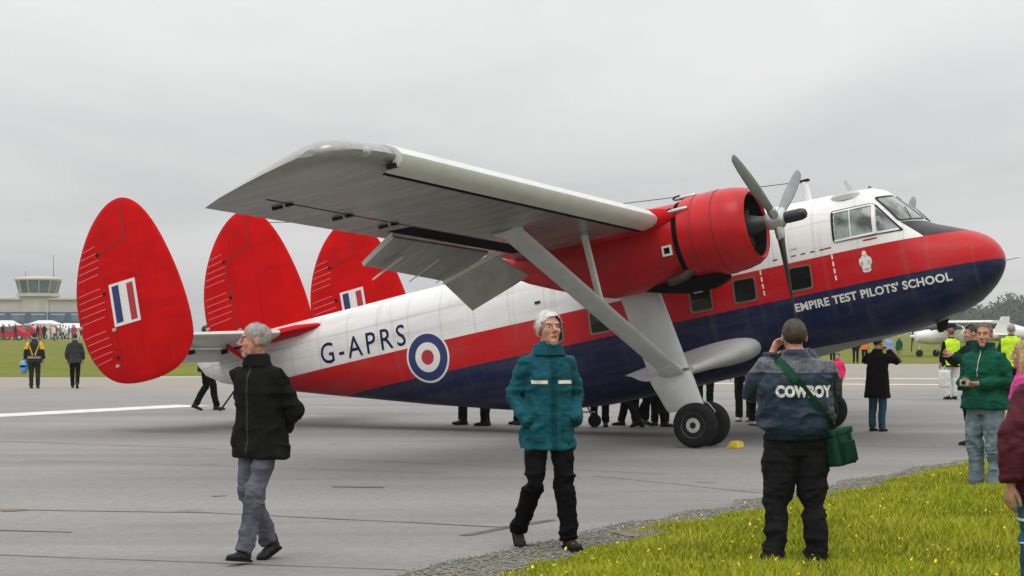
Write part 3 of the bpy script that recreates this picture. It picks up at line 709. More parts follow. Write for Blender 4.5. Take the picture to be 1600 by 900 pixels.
    for a in (math.pi, math.pi/3, -math.pi/3):
        ra = Vector((0, math.sin(a), math.cos(a))); ta = Vector((0, math.cos(a), -math.sin(a))); ax = Vector((1, 0, 0)); rr = []
        for r_, ch, th, tw in ((.20, .055, .05, 50), (.32, .055, .042, 46), (.5, .068, .030, 40), (.75, .080, .021, 33), (1.0, .082, .016, 27), (1.25, .076, .012, 22), (1.40, .062, .009, 20), (1.47, .050, .007, 19), (1.495, .022, .005, 19)):
            cdv = ta*math.cos(R(tw)) + ax*math.sin(R(tw)); nd = ax*math.cos(R(tw)) - ta*math.sin(R(tw)); c0 = Vector((1.745, NY, 2.775))+ra*r_
            rr.append([c0 + cdv*(ch*math.cos(t)) + nd*(th*math.sin(t)) for t in np.linspace(0, 2*math.pi, 14, endpoint=False)])
        bl = obj('blade', loft(rr), mat('propeller_grey', (.21, .22, .225), .4, metal=.2) if a != math.pi else mat('propeller_dark', (.02, .02, .022), .45), prop, 50)  # downward blade is coloured darker than the other two
    # --- main undercarriage
    LY = s*2.62
    def leg_ring(xa, xb, z, th=.10):
        c_ = (xa+xb)/2; h_ = (xb-xa)/2
        return [(c_+h_*math.cos(t), LY+th*math.sin(t)*(1-.35*max(0, -math.cos(t))), z) for t in np.linspace(0, 2*math.pi, 20, endpoint=False)]
    g = loft([leg_ring(-.98, -.17, 2.62, .11), leg_ring(-.81, -.21, 2.25, .11), leg_ring(-.70, -.09, 1.65, .10), leg_ring(-.58, .02, 1.10, .09)])
    leg = obj('landing_gear_leg', g, m_legp, plane, 50)
    obj('leg_fairing', loft([leg_ring(-.60, .035, 1.06, .125), leg_ring(-.58, .06, .98, .13), leg_ring(-.42, .135, .58, .12), leg_ring(-.39, .14, .54, .11)]), m_legp, leg, 50)
    obj('oleo', tube([(-.08, LY, .62), (.05, LY, .32)], [.06, .055], 12), m_alu, leg)
    for yy in (-.24, .24):
        c0 = (.057, LY+yy, .302); rimw = .075
        whl = obj('main_wheel', lathe([(-.085, .17), (-.10, .22), (-.09, .28), (-.045, .305), (.045, .305), (.09, .28), (.10, .22), (.085, .17)], 40, 'y', c0), m_tyre, plane, 60)
        obj('rim', lathe([(-.088, .03), (-.085, .10), (-.06, .115), (-.07, .16), (-.088, .172), (.088, .172), (.07, .16), (.06, .115), (.085, .10), (.088, .03)], 32, 'y', c0), mat('rim_grey', (.42, .42, .41), .45, metal=.3), whl, 40)
        for q in range(8):
            t = 2*math.pi*q/8; sg = -1 if yy < 0 else 1
            obj('rim_hole', lathe([(sg*.062, .016), (sg*.082, .016)], 8, 'y', (c0[0]+.128*math.cos(t), c0[1], c0[2]+.128*math.sin(t))), m_dark, whl, 0)
        obj('hub_cap', lathe([(-.095, .02), (-.09, .045), (.09, .045), (.095, .02)], 16, 'y', c0), m_seam, whl)
    obj('axle', tube([(.057, LY-.28, .302), (.057, LY+.28, .302)], [.05, .05], 10), m_alu, leg)
    obj('brake_hose', tube([(.1, LY+s*-.05, .62), (.2, LY, .58), (.24, LY+.1, .45), (.12, LY+.12, .34)], [.012]*4, 6), m_alu, leg)
    # stub wing from the fuselage to the leg
    def stub(y, xle, xte, z, th):
        out = []
        for i in range(40):
            t = 2*math.pi*i/40; cc = math.cos(t); xx = (xle+xte)/2+(xle-xte)/2*cc; tt = (xle-xx)/(xle-xte)
            hh = th*2.6*(math.sqrt(max(tt, 0))-tt)*math.copysign(1, math.sin(t)) if abs(math.sin(t)) > 1e-6 else 0
            out.append((xx, s*y, z - .04*(tt-.5) + hh*.9 + .0))
        return out
    g = loft([stub(.75, .44, -1.72, 1.30, .33), stub(1.05, .48, -1.64, 1.28, .31), stub(1.3, .47, -1.50, 1.25, .28), stub(1.6, .41, -1.30, 1.21, .24), stub(1.9, .32, -1.12, 1.16, .20), stub(2.2, .21, -.94, 1.11, .16), stub(2.58, .07, -.68, 1.05, .10)])
    g = g if s < 0 else (g[0], [tuple(reversed(f)) for f in g[1]])
    obj('stub_wing', g, m_legp, plane, 50)
    # main wing strut and jury strut
    def flat_strut(name, A, B, wa, wb, ta, tb, m_, par):
        A, B = Vector(A), Vector(B); d = (B-A).normalized(); u = Vector((1, 0, 0)); u = (u-d*u.dot(d)).normalized(); v = d.cross(u)
        rr = [[A.lerp(B, f)+u*(wa+(wb-wa)*f)/2*math.cos(t)+v*(ta+(tb-ta)*f)/2*math.sin(t) for t in np.linspace(0, 2*math.pi, 18, endpoint=False)] for f in (0, .1, .5, .9, 1)]
        return obj(name, loft(rr), m_, par, 60)
    A = (-.16, s*2.70, 1.03); B = (-.94, s*5.45, lowz(-.94, 5.45)+.02)
    st = flat_strut('wing_strut', A, B, .30, .34, .07, .07, m_legp, plane)
    Bv = Vector(B); Av = Vector(A)
    flat_strut('strut_shoe', Av.lerp(Bv, .965), Bv+Vector((0, s*.05, .02)), .34, .50, .10, .16, m_legp, st)
    flat_strut('strut_cuff', Av.lerp(Bv, .02), Av.lerp(Bv, .07), .36, .33, .12, .09, m_legp, st)
    J = Av.lerp(Bv, .45); jt = (-.58, s*(abs(J.y)+.02), lowz(-.58, abs(J.y))+.02)
    js = flat_strut('jury_strut', J, jt, .10, .10, .045, .045, m_wingl, plane)
    obj('jury_strut_foot', ell(tuple(J.lerp(Vector(jt), .04)), (.10, .05, .06)), m_wingl, js)

# --- tail: tailplane, three egg-shaped fins with rudders
def tp_ring(y, xle, xte, z, th): return [(p[0], y, p[1]) for p in af(xle, xte, z, th, 11, 0, 0)]
tpl = obj('tailplane', loft([tp_ring(y, a, b, 3.10, t) for y, a, b, t in ((3.36, -7.95, -9.1, .10), (2.5, -7.9, -9.2, .11), (0, -7.7, -9.3, .12), (-2.5, -7.9, -9.2, .11), (-3.36, -7.95, -9.1, .10))]), m_wingl, plane, 40)
obj('elevator', loft([[(p[0], y, p[1]-.02) for p in af(-8.78, -9.42, 3.02, .10, 9, .35, 0)] for y in (3.30, .6, -.6, -3.30)]), m_wingl, tpl, 40)
for s in (-1, 1):
    obj('tailplane_root_fairing', loft([[(x, s*(.18+yy)*1, 3.10+.11*w_*math.sin(t)) if False else (x, s*(.15+yy+.35*w_*math.cos(t)), 3.10+.10*w_*math.sin(t)) for t in np.linspace(0, 2*math.pi, 16, endpoint=False)] for x, yy, w_ in ((-7.05, .30, .12), (-7.2, .26, .6), (-7.6, .25, 1.0), (-8.5, .15, 1.15), (-9.2, .05, .8))]), m_red, tpl, 60)
    obj('tailplane_strut', tube([(-8.5, s*.25, 2.55), (-8.45, s*1.3, 3.0)], [.05, .05], 10, True, .4), m_red, tpl)
    for yy in (1.0, 1.9, 2.8): obj('elevator_hinge', box(-8.80, -8.68, s*yy-.02, s*yy+.02, 2.93, 3.0), m_seam, tpl)
FIN = [(-7.60, 3.00), (-7.57, 3.25), (-7.60, 3.6), (-7.68, 4.0), (-7.80, 4.4), (-7.96, 4.8), (-8.15, 5.12), (-8.34, 5.31), (-8.55, 5.40), (-8.78, 5.38), (-9.0, 5.27), (-9.22, 5.08), (-9.42, 4.82), (-9.59, 4.5), (-9.70, 4.15), (-9.74, 3.8), (-9.72, 3.45), (-9.64, 3.12), (-9.48, 2.83), (-9.25, 2.62), (-8.95, 2.52), (-8.6, 2.50), (-8.25, 2.53), (-7.95, 2.62), (-7.74, 2.78)]
def smooth_outline(P, k=3):
    P = [Vector(p) for p in P]; out = []
    n = len(P)
    for i in range(n):
        p0, p1, p2, p3 = P[i-1], P[i], P[(i+1) % n], P[(i+2) % n]
        for j in range(k):
            t = j/k; out.append(tuple(.5*((2*p1)+(-p0+p2)*t+(2*p0-5*p1+4*p2-p3)*t*t+(-p0+3*p1-3*p2+p3)*t**3)))
    return out
FO = smooth_outline(FIN)
cxf, czf = -8.66, 3.85
def fin_geo(y, th=.075):
    rr = []
    for sgn, sc, ty in ((-1, .0, 1), (-1, .4, .98), (-1, .75, .80), (-1, .93, .45), (-1, .99, .15), (1, .99, -.15), (1, .93, -.45), (1, .75, -.80), (1, .4, -.98), (1, .0, -1)):
        s2 = max(sc, .01); rr.append([(cxf+(p[0]-cxf)*s2*(1 if sc < .99 else 1.0), y-ty*th, czf+(p[1]-czf)*s2) for p in FO])
    mid = [(p[0], y, p[1]) for p in FO]; rr.insert(5, mid)
    return loft(rr)
def clip_poly_x(lo, hi, zlo, zhi): return [(lo, zlo), (hi, zlo), (hi, zhi), (lo, zhi)]
m_redl = mat('red_rib_highlight', (.70, .11, .12), .45)  # paler red puts the highlights along the ribs into their colour
m_redd = mat('red_joint_dark', (.15, .005, .01), .5)
for fy in (-3.33, 0.0, 3.33):
    fin = obj('fin', fin_geo(fy), m_redf, plane, 60)
    FBv = bvh_of(fin.data)
    def onfin(geo2d, off, side):
        V = []
        for x, z in [p[:2] for p in geo2d[0]]:
            h = FBv.ray_cast(Vector((x, fy+side*2, z)), Vector((0, -side, 0)))
            V.append((x, (h[0].y if h[0] is not None else fy)+side*off, z))
        F = list(geo2d[1]); f = F[0]; nr = (Vector(V[f[1]])-Vector(V[f[0]])).cross(Vector(V[f[2]])-Vector(V[f[0]]))
        return V, (F if nr.y*side > 0 else [tuple(reversed(q)) for q in F])
    def seg2d(a, b, w_, n_=6):
        a, b = Vector(a), Vector(b); d = (b-a).normalized(); q = Vector((-d.y, d.x))*w_/2; V = []; F = []
        for i in range(n_+1):
            p = a.lerp(b, i/n_); V += [tuple(p+q), tuple(p-q)]
        return V, [(2*i, 2*i+1, 2*i+3, 2*i+2) for i in range(n_)]
    for side in (-1, 1):
        # rudder outline and hinge gap, with ribs showing on the rudder skin
        g = join(*[([(v[0], v[1], 0) for v in q[0]], q[1]) for q in (seg2d((-8.60, 5.395), (-8.56, 4.76), .022), seg2d((-8.56, 4.76), (-9.12, 4.60), .02), seg2d((-9.12, 4.62), (-8.99, 2.56), .008 if fy else .03, 12))])
        rud = obj('rudder', onfin(g, .004, side), m_redd, fin, 0)
        for i in range(17):
            zr = 2.95+i*.112
            if i in (5, 11): continue
            xa = -9.15+.04*math.sin(i); xb = min(p_[0] for p_ in FO if abs(p_[1]-zr+.05) < .12)+.09
            obj('rib', onfin(seg2d((xa, zr), (xb, zr-.05), .016), .008, side), m_redl, rud, 0)
        obj('trim_tab', onfin(seg2d((-9.56, 3.15), (-9.50, 4.35), .007), .004, side), m_redd, rud, 0)
        for (xh, zh) in ((-9.13, 4.60), (-9.10, 3.97), (-9.03, 2.95)):
            obj('hinge', onfin(disc_rings([(xh+.035*math.cos(t), zh+.035*math.sin(t)) for t in np.linspace(0, 2*math.pi, 12, endpoint=False)], (1, .5)), .012, side), m_seam, fin, 0)
        if fy:
            fb = [(-8.99, 3.42), (-8.47, 3.44), (-8.47, 4.11), (-8.99, 4.09)]
            obj('fin_flash', onfin(disc_rings(round_poly(fb, .004, 1)), .008, side), m_white, fin, 0)
            for u0, u1, m_ in ((.10, .36, mat('roundel_blue', (.015, .03, .13), .35)), (.66, .90, mat('roundel_red', (.42, .02, .03), .35))):
                q = [(-8.99+.52*u0, 3.47), (-8.99+.52*u1, 3.48), (-8.99+.52*u1, 4.06), (-8.99+.52*u0, 4.05)]
                obj('fin_flash_bar', onfin(disc_rings(round_poly(q, .004, 1)), .011, side), m_, fin, 0)
    for ab in (box(-9.75, -9.60, fy-.03, fy+.03, 3.52, 3.56), box(-9.04, -8.97, fy-.09, fy+.09, 3.36, 3.41), box(-9.08, -9.02, fy-.09, fy+.09, 2.80, 2.84)): obj('actuator', ab, m_alu, fin)
# tail wheel
tw = obj('tail_wheel', lathe([(-.06, .10), (-.07, .15), (-.03, .19), (.03, .19), (.07, .15), (.06, .10)], 28, 'y', (-8.62, 0, 1.855)), m_tyre, plane, 60)
obj('rim', lathe([(-.055, .02), (-.05, .10), (.05, .10), (.055, .02)], 20, 'y', (-8.62, 0, 1.855)), m_alu, tw)
obj('tail_wheel_fork', join(tube([(-8.42, 0, 2.35), (-8.50, 0, 2.08)], [.05, .045], 10), tube([(-8.50, .09, 2.08), (-8.62, .09, 1.85)], [.02, .02], 8), tube([(-8.50, -.09, 2.08), (-8.62, -.09, 1.85)], [.02, .02], 8)), m_alu, tw)
# yellow chock behind the wheel
pc = AIR @ Vector((.40, -2.55, 0)); ch = empty('wheel_chock', (pc.x+.06, pc.y, .012), -AT_)
tag(ch, 'small yellow wheel chock on the tarmac against the aircraft main wheels', 'chock')
obj('block', loft([[(x, y, z) for x, y, z in ((-.08, yy, 0), (.08, yy, 0), (.06, yy, .075), (-.02, yy, .09))] for yy in (-.13, .13)]), m_yellow, ch, 20)
obj('rope', tube([(0, -.16, .06), (.05, -.24, .04), (.12, -.28, .015)], [.01]*3, 6), m_yellow, ch)
# ------------------------------------------------------------------ people
SKIN = {}
def skin_mat(name, c): return mat('skin_'+name, c, .55, var=.24, vscale=26, bump=.3, bscale=70, spec=.25)
m_skin = skin_mat('fair', (.50, .27, .19)); m_skin2 = skin_mat('ruddy', (.52, .25, .17))
m_eye = mat('eye_white', (.55, .52, .48), .3); m_iris = mat('iris_dark', (.02, .018, .015), .2); m_lip = mat('lips', (.38, .14, .11), .5)
def cloth(name, c, rough=.85, var=.22, bump=.3, bscale=90, sheen=0.0): return mat(name, c, rough, 0, max(var, .2), 11.0, .3, bscale, 0, .06 if rough > .5 else .22, sheen)
def hairm(name, c): return mat(name, c, .55, 0, .35, 40, .5, 120)

def rotm(yaw, pitch=0, roll=0): return Matrix.Rotation(-R(yaw), 3, 'Z') @ Matrix.Rotation(-R(pitch), 3, 'X') @ Matrix.Rotation(R(roll), 3, 'Y')

def folds(me, amp, seed, freq=9.0, zs=.6, where=None):
    P = get_co(me); N = get_no(me)
    Q = P*np.array([1.0, 1.0, zs]) + .05*np.stack([vnoise(P, 5, seed+3), vnoise(P, 5, seed+4), vnoise(P, 5, seed+5)], 1)
    a = 1-2.4*np.abs(vnoise(Q, freq, seed)); a = np.sign(a)*np.abs(a)**1.3; b = 1-2.2*np.abs(vnoise(Q, freq*2.3, seed+1))
    cc = 1-2.2*np.abs(vnoise(Q*np.array([1, 1, 1.5]), freq*4.3, seed+2)); d = amp*(a*.85+b*.36+cc*.13-.12)
    if where is not None: d = d*where(P)
    set_co(me, P+N*d[:, None])

def jw(*a):
    """fold weight: cloth creases near the joints and hangs smoother between them"""
    def f(P):
        w = np.full(len(P), .50)
        for pts, r_ in zip(a[::2], a[1::2]):
            for q in pts: w = np.maximum(w, .50+1.0*np.exp(-(np.linalg.norm(P-np.array(q), axis=1)/r_)**2))
        return w
    return f
def torso_rings(prof, top_shift=(0, 0), wm=1.0, dm=1.0, z0=.8, z1=1.5, n=28, e=2.35):
    rr = []
    for z, w, d, yo in prof:
        f = (z-z0)/(z1-z0); ring = []
        for j in range(n):
            t = 2*math.pi*j/n; c_, s_ = math.cos(t), math.sin(t)
            ring.append((top_shift[0]*f + w*wm*math.copysign(abs(c_)**(2/e), c_), yo+top_shift[1]*f + d*dm*math.copysign(abs(s_)**(2/e), s_), z))
        rr.append(ring)
    return loft(rr)

STD = dict(pel=(0, 0, .95), lh=(-.095, 0, .93), rh=(.095, 0, .93), lk=(-.10, .02, .50), rk=(.10, .02, .50), la=(-.10, -.02, .09), ra=(.10, -.02, .09), lt=0.0, rt=0.0, lf=0.0, rf=0.0,
           ls=(-.168, 0, 1.385), rs=(.168, 0, 1.385), le=(-.25, -.02, 1.14), re=(.25, -.02, 1.14), lw=(-.26, .06, .90), rw=(.26, .06, .90), head=(0, .025, 1.632), neck=(0, -.005, 1.47))

def hand_geo(wr, d, nrm, side, curl=.35, s=1.0):
    """palm + five fingers; d = pointing direction, nrm = palm normal; thumb leaves the thumb-side edge"""
    d = Vector(d).normalized(); nrm = Vector(nrm); nrm = (nrm-d*nrm.dot(d)).normalized(); u = d.cross(nrm)*side
    wr = Vector(wr)
    palm = []
    rr = []
    for f, w_, t_ in ((-.02, .026, .020), (.02, .032, .018), (.055, .041, .016), (.085, .042, .014), (.098, .036, .010)):
        c_ = wr+d*f*s; rr.append([c_+u*w_*s*math.cos(t)+nrm*t_*s*math.sin(t) for t in np.linspace(0, 2*math.pi, 12, endpoint=False)])
    palm = loft(rr)
    fing = []
    for k_, (off, L) in enumerate(((.030, .072), (.011, .080), (-.009, .075), (-.028, .058))):
        b = wr+d*.088*s+u*off*s; pts = [b-d*.015*s]; dd = d.copy(); p = b
        for q in range(3):
            a = curl*(.75 if q == 0 else 1.0)*(1+.08*k_); dd = (dd*math.cos(a)+nrm*math.sin(a)).normalized(); nn2 = nrm
            pts.append(p); p = p+dd*L*s*(.42, .33, .25)[q]
            nrm_loc = nrm
        pts.append(p); fing.append(tube(pts, [.0095*s]*3+[.0085*s, .0072*s], 8))
    b = wr+d*.022*s+u*.028*s; td = (d*.72+u*.62+nrm*.30).normalized()
    fing.append(tube([b-td*.01*s, b+td*.03*s, b+td*.05*s+d*.012*s, b+td*.06*s+d*.034*s+nrm*.006*s], [.0135*s, .0125*s, .0105*s, .0085*s], 8))
    return palm, fing

def person(label, loc, facing, h=1.74, J=None, yaw=0, pitch=0, roll=0, top=None, bottom=None, shoe=None, hair=None, hstyle='short', skin=None, lvl=2, group=None,
           wm=1.0, hem=.80, coat=False, seed=1, sleeve=1.0, legw=1.0, belly=0.0, curl=.35, hands='show', palm_n=None, fold=1.0, top_prof=None, lean=(0, 0), hs=1.09):
    s = h/1.75; j = dict(STD); j.update(J or {})
    root = empty('person', loc, R(facing)); root.scale = (s, s, s)
    tag(root, label, 'person', group)
    skin = skin or m_skin; shoe = shoe or cloth('shoe_black', (.015, .015, .016), .5)
    v = {k_: Vector(x) for k_, x in j.items() if isinstance(x, tuple)}
    for k_ in ('ls', 'rs', 'neck', 'head'): v[k_] = v[k_]+Vector((lean[0], lean[1], 0))
    HM = rotm(yaw, pitch, roll); hc = v['head']
    def H(p): return hc + HM @ (Vector(p)*hs)
    def hell(c_, r_): return ell(H(c_), tuple(x*hs for x in r_), HM, 16 if lvl else 10, 10 if lvl else 6)
    vox = (.03, .012, .0062)[lvl]
    # ---- body: one continuous surface
    parts = [hell((0, -.012, .030), (.074, .094, .085)), hell((0, .022, -.035), (.060, .064, .078)), tube([v['neck']-Vector((0, .0, .06)), v['neck'], H((0, -.015, -.05))], [.066, .058, .056], 14)]
    if lvl:
        parts += [hell((0, .064, -.098), (.027, .024, .022)), hell((0, .076, .026), (.050, .017, .013)), hell((.036, .060, -.026), (.023, .022, .025)), hell((-.036, .060, -.026), (.023, .022, .025)),
                  tube([H((0, .082, .018)), H((0, .098, -.008)), H((0, .112, -.030))], [.009, .0115, .0135], 10), hell((.0105, .098, -.035), (.010, .011, .008)), hell((-.0105, .098, -.035), (.010, .011, .008)),
                  hell((0, .082, -.066), (.024, .010, .011)), hell((.077, -.010, -.006), (.009, .020, .031)), hell((-.077, -.010, -.006), (.009, .020, .031)), hell((0, .03, -.075), (.050, .05, .04))]
    parts += [torso_rings([(.86, .14, .09, 0), (1.0, .14, .09, 0), (1.2, .145, .09, 0), (1.38, .15, .08, 0), (1.44, .09, .06, 0)], lean, wm*.95)]
    fingers = []
    for sd_, sg in (('l', -1), ('r', 1)):
        parts += [tube([v[sd_+'h'], v[sd_+'k'], v[sd_+'a']], [.058, .040, .032], 12), tube([v[sd_+'s']*.98, v[sd_+'e'], v[sd_+'w']] if hands == 'show' else [v[sd_+'s']*.98, v[sd_+'e'], v[sd_+'e'].lerp(v[sd_+'w'], .4)], [.040, .032, .026], 12)]
        if hands == 'show' or hands == sd_:
            d = (v[sd_+'w']-v[sd_+'e']).normalized(); d = (d+Vector((0, .05, -.02))).normalized()
            nn_ = Vector(palm_n[sd_]) if palm_n else Vector((-sg*1.0, .15, 0))
            pg, fg = hand_geo(v[sd_+'w']+d*.01, d, nn_, -sg if nn_.x*sg < 0 else sg, curl)
            parts.append(pg); fingers += fg
    me = remesh(join(*parts), vox, 3 if lvl else 1, 'body')
    if fingers and lvl:
        V = [tuple(p.co) for p in me.vertices]; F = [tuple(p.vertices) for p in me.polygons]; bpy.data.meshes.remove(me)
        me = new_mesh('body', *join((V, F), *fingers))
    body = link('body', me, skin, root, 180)
    if lvl == 2:
        for sg in (-1, 1):
            e_ = obj('eye', hell((sg*.031, .066, .003), (.0125, .0125, .0105)), m_eye, body, 180)
            obj('iris', ell(H((sg*.031, .0755, .003)), (.0072, .0048, .0072), HM, 10, 6), m_iris, e_, 180)
            obj('eyebrow', tube([H((sg*.014, .088, .024)), H((sg*.032, .086, .030)), H((sg*.050, .074, .026))], [.0045, .0055, .003], 6), hair, body, 180)
        obj('lips', join(tube([H((-.020, .087, -.065)), H((0, .0935, -.0625)), H((.020, .087, -.065))], [.003, .0055, .003], 8)), m_lip, body, 180)
    # ---- hair
    if hair is not None and hstyle != 'none':
        nu, nv = ((14, 8), (28, 16), (48, 28))[lvl]
        puff = dict(short=1.05, full=1.13, cap=1.06, crop=1.03, long=1.16, bob=1.15)[hstyle]
        V, F = ell((0, 0, 0), (.074*puff, .094*puff, .085*puff), None, nu, nv)
        V = np.array(V); nz_ = vnoise(V, 55, seed)*.0045 + vnoise(V, 22, seed+2)*.006*(2.2 if hstyle in ('full', 'long', 'bob') else .6)
        V = V + V/np.linalg.norm(V, axis=1)[:, None]*nz_[:, None]; V = V+np.array([0, -.012, .032])
        t = np.clip((V[:, 1]+.11)/.19, 0, 1)
        front = dict(short=.062, full=.066, cap=.05, crop=.085, long=.06, bob=.055)[hstyle]
        line = -.062 + np.clip(t, 0, 1)**1.35*(front+.062) - (np.abs(V[:, 0]) > .062)*(.018 if t.mean() else 0)
        line += vnoise(V, 60, seed+5)*.006
        keep = V[:, 2] > line
        F = [f for f in F if all(keep[i] for i in f)]
        Vw = [tuple(H(p)) for p in V]; geos = [(Vw, F)]
        if lvl == 2:   # loose strands
            idx = np.where(keep)[0]; SV = []; SF = []
            for q in range(900 if hstyle in ('full', 'bob', 'long') else 500):
                i = int(rng.choice(idx)); p = Vector(V[i]); nn_ = Vector((p.x, p.y+.012, p.z-.032)).normalized()
                L = .022 if hstyle == 'full' else .012
                tng = Vector((rng.normal()*.6, -.7+rng.normal()*.5, -.5+rng.normal()*.4)); d_ = (nn_*.55+tng*.8).normalized(); w_ = d_.cross(nn_).normalized()*.0012
                b_ = len(SV); SV += [tuple(H(p-w_)), tuple(H(p+w_)), tuple(H(p+d_*L+nn_*.004))]; SF.append((b_, b_+1, b_+2))
            geos.append((SV, SF))
        if hstyle in ('long', 'bob'):
            bl = []
            for q in range(26 if lvl == 2 else 12):
                a = math.pi*(.95+1.1*q/(25 if lvl == 2 else 11)); x0 = .082*math.cos(a); y0 = -.012+.095*math.sin(a)
                L = .22 if hstyle == 'long' else .14
                pts = [H((x0*.9, y0*.9, .03)), H((x0*1.12, y0*1.1, -.04)), H((x0*1.2+rng.normal()*.01, y0*1.15+rng.normal()*.01, -.04-L*.5)), H((x0*1.12+rng.normal()*.015, y0*1.05, -.04-L))]
                bl.append(tube(pts, [.018, .022, .020, .010], 7))
            geos += bl
        obj('hair', join(*geos), hair, body, 180)
    # ---- trousers
    if bottom is not None:
        lw_ = legw
        g = [torso_rings([(.80, .145, .105, 0), (.88, .168, .118, 0), (.97, .165, .115, 0), (1.04, .155, .108, 0)], (0, 0), wm, wm)]
        for sd_ in 'lr':
            k_, a_, h_ = v[sd_+'k'], v[sd_+'a'], v[sd_+'h']
            g.append(tube([h_+Vector((0, 0, .0)), h_.lerp(k_, .5), k_, k_.lerp(a_, .5)+Vector((0, -.012, 0)), a_+Vector((0, .01, -.015))], [.088*lw_*wm, .088*lw_*wm, .073*lw_, .068*lw_, .064*lw_], 16, False))
        me = remesh(join(*g), (.035, .016, .0095)[lvl], 3, 'trousers')
        if lvl: folds(me, (.0, .008, .017)[lvl]*fold, seed+11, 7.0, 1.5, jw([v['lk'], v['rk']], .13, [v['la'], v['ra']], .12, [v['lh'], v['rh']], .10))
        link('trousers', me, bottom, root, 180)
    # ---- shoes
    for sd_ in 'lr':
        a_ = v[sd_+'a']; ty = R(j[sd_+'t']); tp = R(j[sd_+'f'])
        M = Matrix.Rotation(ty, 3, 'Z') @ Matrix.Rotation(tp, 3, 'X')
        def Sp(p): return a_ + M @ Vector(p)
        if lvl:
            g = [ell(Sp((0, -.03, -.045)), (.038, .045, .042), M), ell(Sp((0, .05, -.052)), (.042, .085, .034), M), ell(Sp((0, .125, -.060)), (.044, .062, .026), M), tube([Sp((0, -.015, .03)), Sp((0, -.01, -.04))], [.045, .046], 12)]
            me = remesh(join(*g), (.03, .012, .008)[lvl], 2, 'shoe'); so = link('shoe', me, shoe, root, 180)
            rr = []
            for dz in (-.088, -.070):
                rr.append([Sp((x*1.02, y, dz)) for x, y in ((-.036, -.065), (0, -.080), (.036, -.065), (.040, .0), (.046, .10), (.040, .16), (0, .190), (-.040, .16), (-.046, .10), (-.040, .0))])
            obj('sole', loft(rr), cloth('sole_black', (.01, .01, .01), .7), so, 30)
        else:
            obj('shoe', ell(Sp((0, .05, -.05)), (.045, .13, .045), M, 10, 6), shoe, root, 180)
    # ---- jacket / top
    jk = None
    if top is not None:
        bl = belly
        pr = top_prof or [(hem, .232, .178+bl, bl*.6), (hem+.10, .222, .170+bl, bl*.7), (1.02, .196, .150+bl, bl*.7), (1.15, .190, .142+bl*.6, bl*.4), (1.27, .196, .138, .005), (1.35, .200, .126, 0), (1.405, .172, .106, -.005), (1.452, .112, .085, -.005), (1.50, .082, .080, 0), (1.535, .076, .078, .004)]
        g = [torso_rings(pr, lean, wm, wm*.98)]
        for sd_ in 'lr':
            S_, e_, w_ = v[sd_+'s'], v[sd_+'e'], v[sd_+'w']
            g.append(tube([S_*.0+Vector((S_.x*.6, S_.y, S_.z+.0)), S_, S_.lerp(e_, .5), e_, e_.lerp(w_, .5), w_-(w_-e_).normalized()*.02], [.058*sleeve, .072*sleeve, .070*sleeve, .064*sleeve, .058*sleeve, .050*sleeve], 16, False))
        me = remesh(join(*g), (.035, .016, .0095)[lvl], 3, 'jacket')
        if lvl: folds(me, (.0, .009, .020)[lvl]*fold, seed+31, 6.5, 1.5, jw([v['le'], v['re']], .13, [Vector((.17, 0, 1.28)), Vector((-.17, 0, 1.28))], .11, [Vector((x_, 0, hem+.13)) for x_ in (-.18, 0, .18)], .12, [v['lw'], v['rw']], .09))
        jk = link('jacket', me, top, root, 180)
    return root, body, jk, H

def slab_patch(src, bounds, off, m_, name, parent, facing=None):
    """copy of the part of a garment inside a box, lifted off it: tape, panels, zips"""
    bm = bmesh.new(); bm.from_mesh(src.data)
    for ax in range(3):
        for lo_hi in (0, 1):
            co = [0, 0, 0]; co[ax] = bounds[ax][lo_hi]; no = [0, 0, 0]; no[ax] = 1 if lo_hi else -1
            bmesh.ops.bisect_plane(bm, geom=bm.verts[:]+bm.edges[:]+bm.faces[:], plane_co=co, plane_no=no, clear_outer=True)
    if facing is not None:
        bm.normal_update(); fv = Vector(facing)
        bmesh.ops.delete(bm, geom=[f for f in bm.faces if f.normal.dot(fv) < .15], context='FACES')
    bm.normal_update()
    for v_ in bm.verts: v_.co += v_.normal*off
    me = bpy.data.meshes.new(name); bm.to_mesh(me); bm.free(); me.materials.clear()
    return link(name, me, m_, parent, 180)
def drape_text(s_, src, size_w, size_h, cx, cz, face_y, m_, parent, bold=.0):
    tg = text_geo(s_, .1, bold*.1, 0, 1.05); x0 = min(v[0] for v in tg[0]); x1 = max(v[0] for v in tg[0]); z1 = max(v[1] for v in tg[0])
    tg = subdiv(([((v[0]-(x0+x1)/2)*size_w/(x1-x0), v[1]*size_h/z1, 0) for v in tg[0]], tg[1]), .02); b = bvh_of(src.data); V = []
    for x, z, _ in tg[0]:
        h_ = b.ray_cast(Vector((cx+x*(1 if face_y < 0 else -1), face_y*3, cz+z)), Vector((0, -face_y, 0)))
        p = h_[0] if h_[0] is not None else Vector((cx+x, 0, cz+z)); V.append((p.x, p.y+face_y*.006, p.z))
    return obj('lettering', (V, tg[1]), m_, parent, 0)

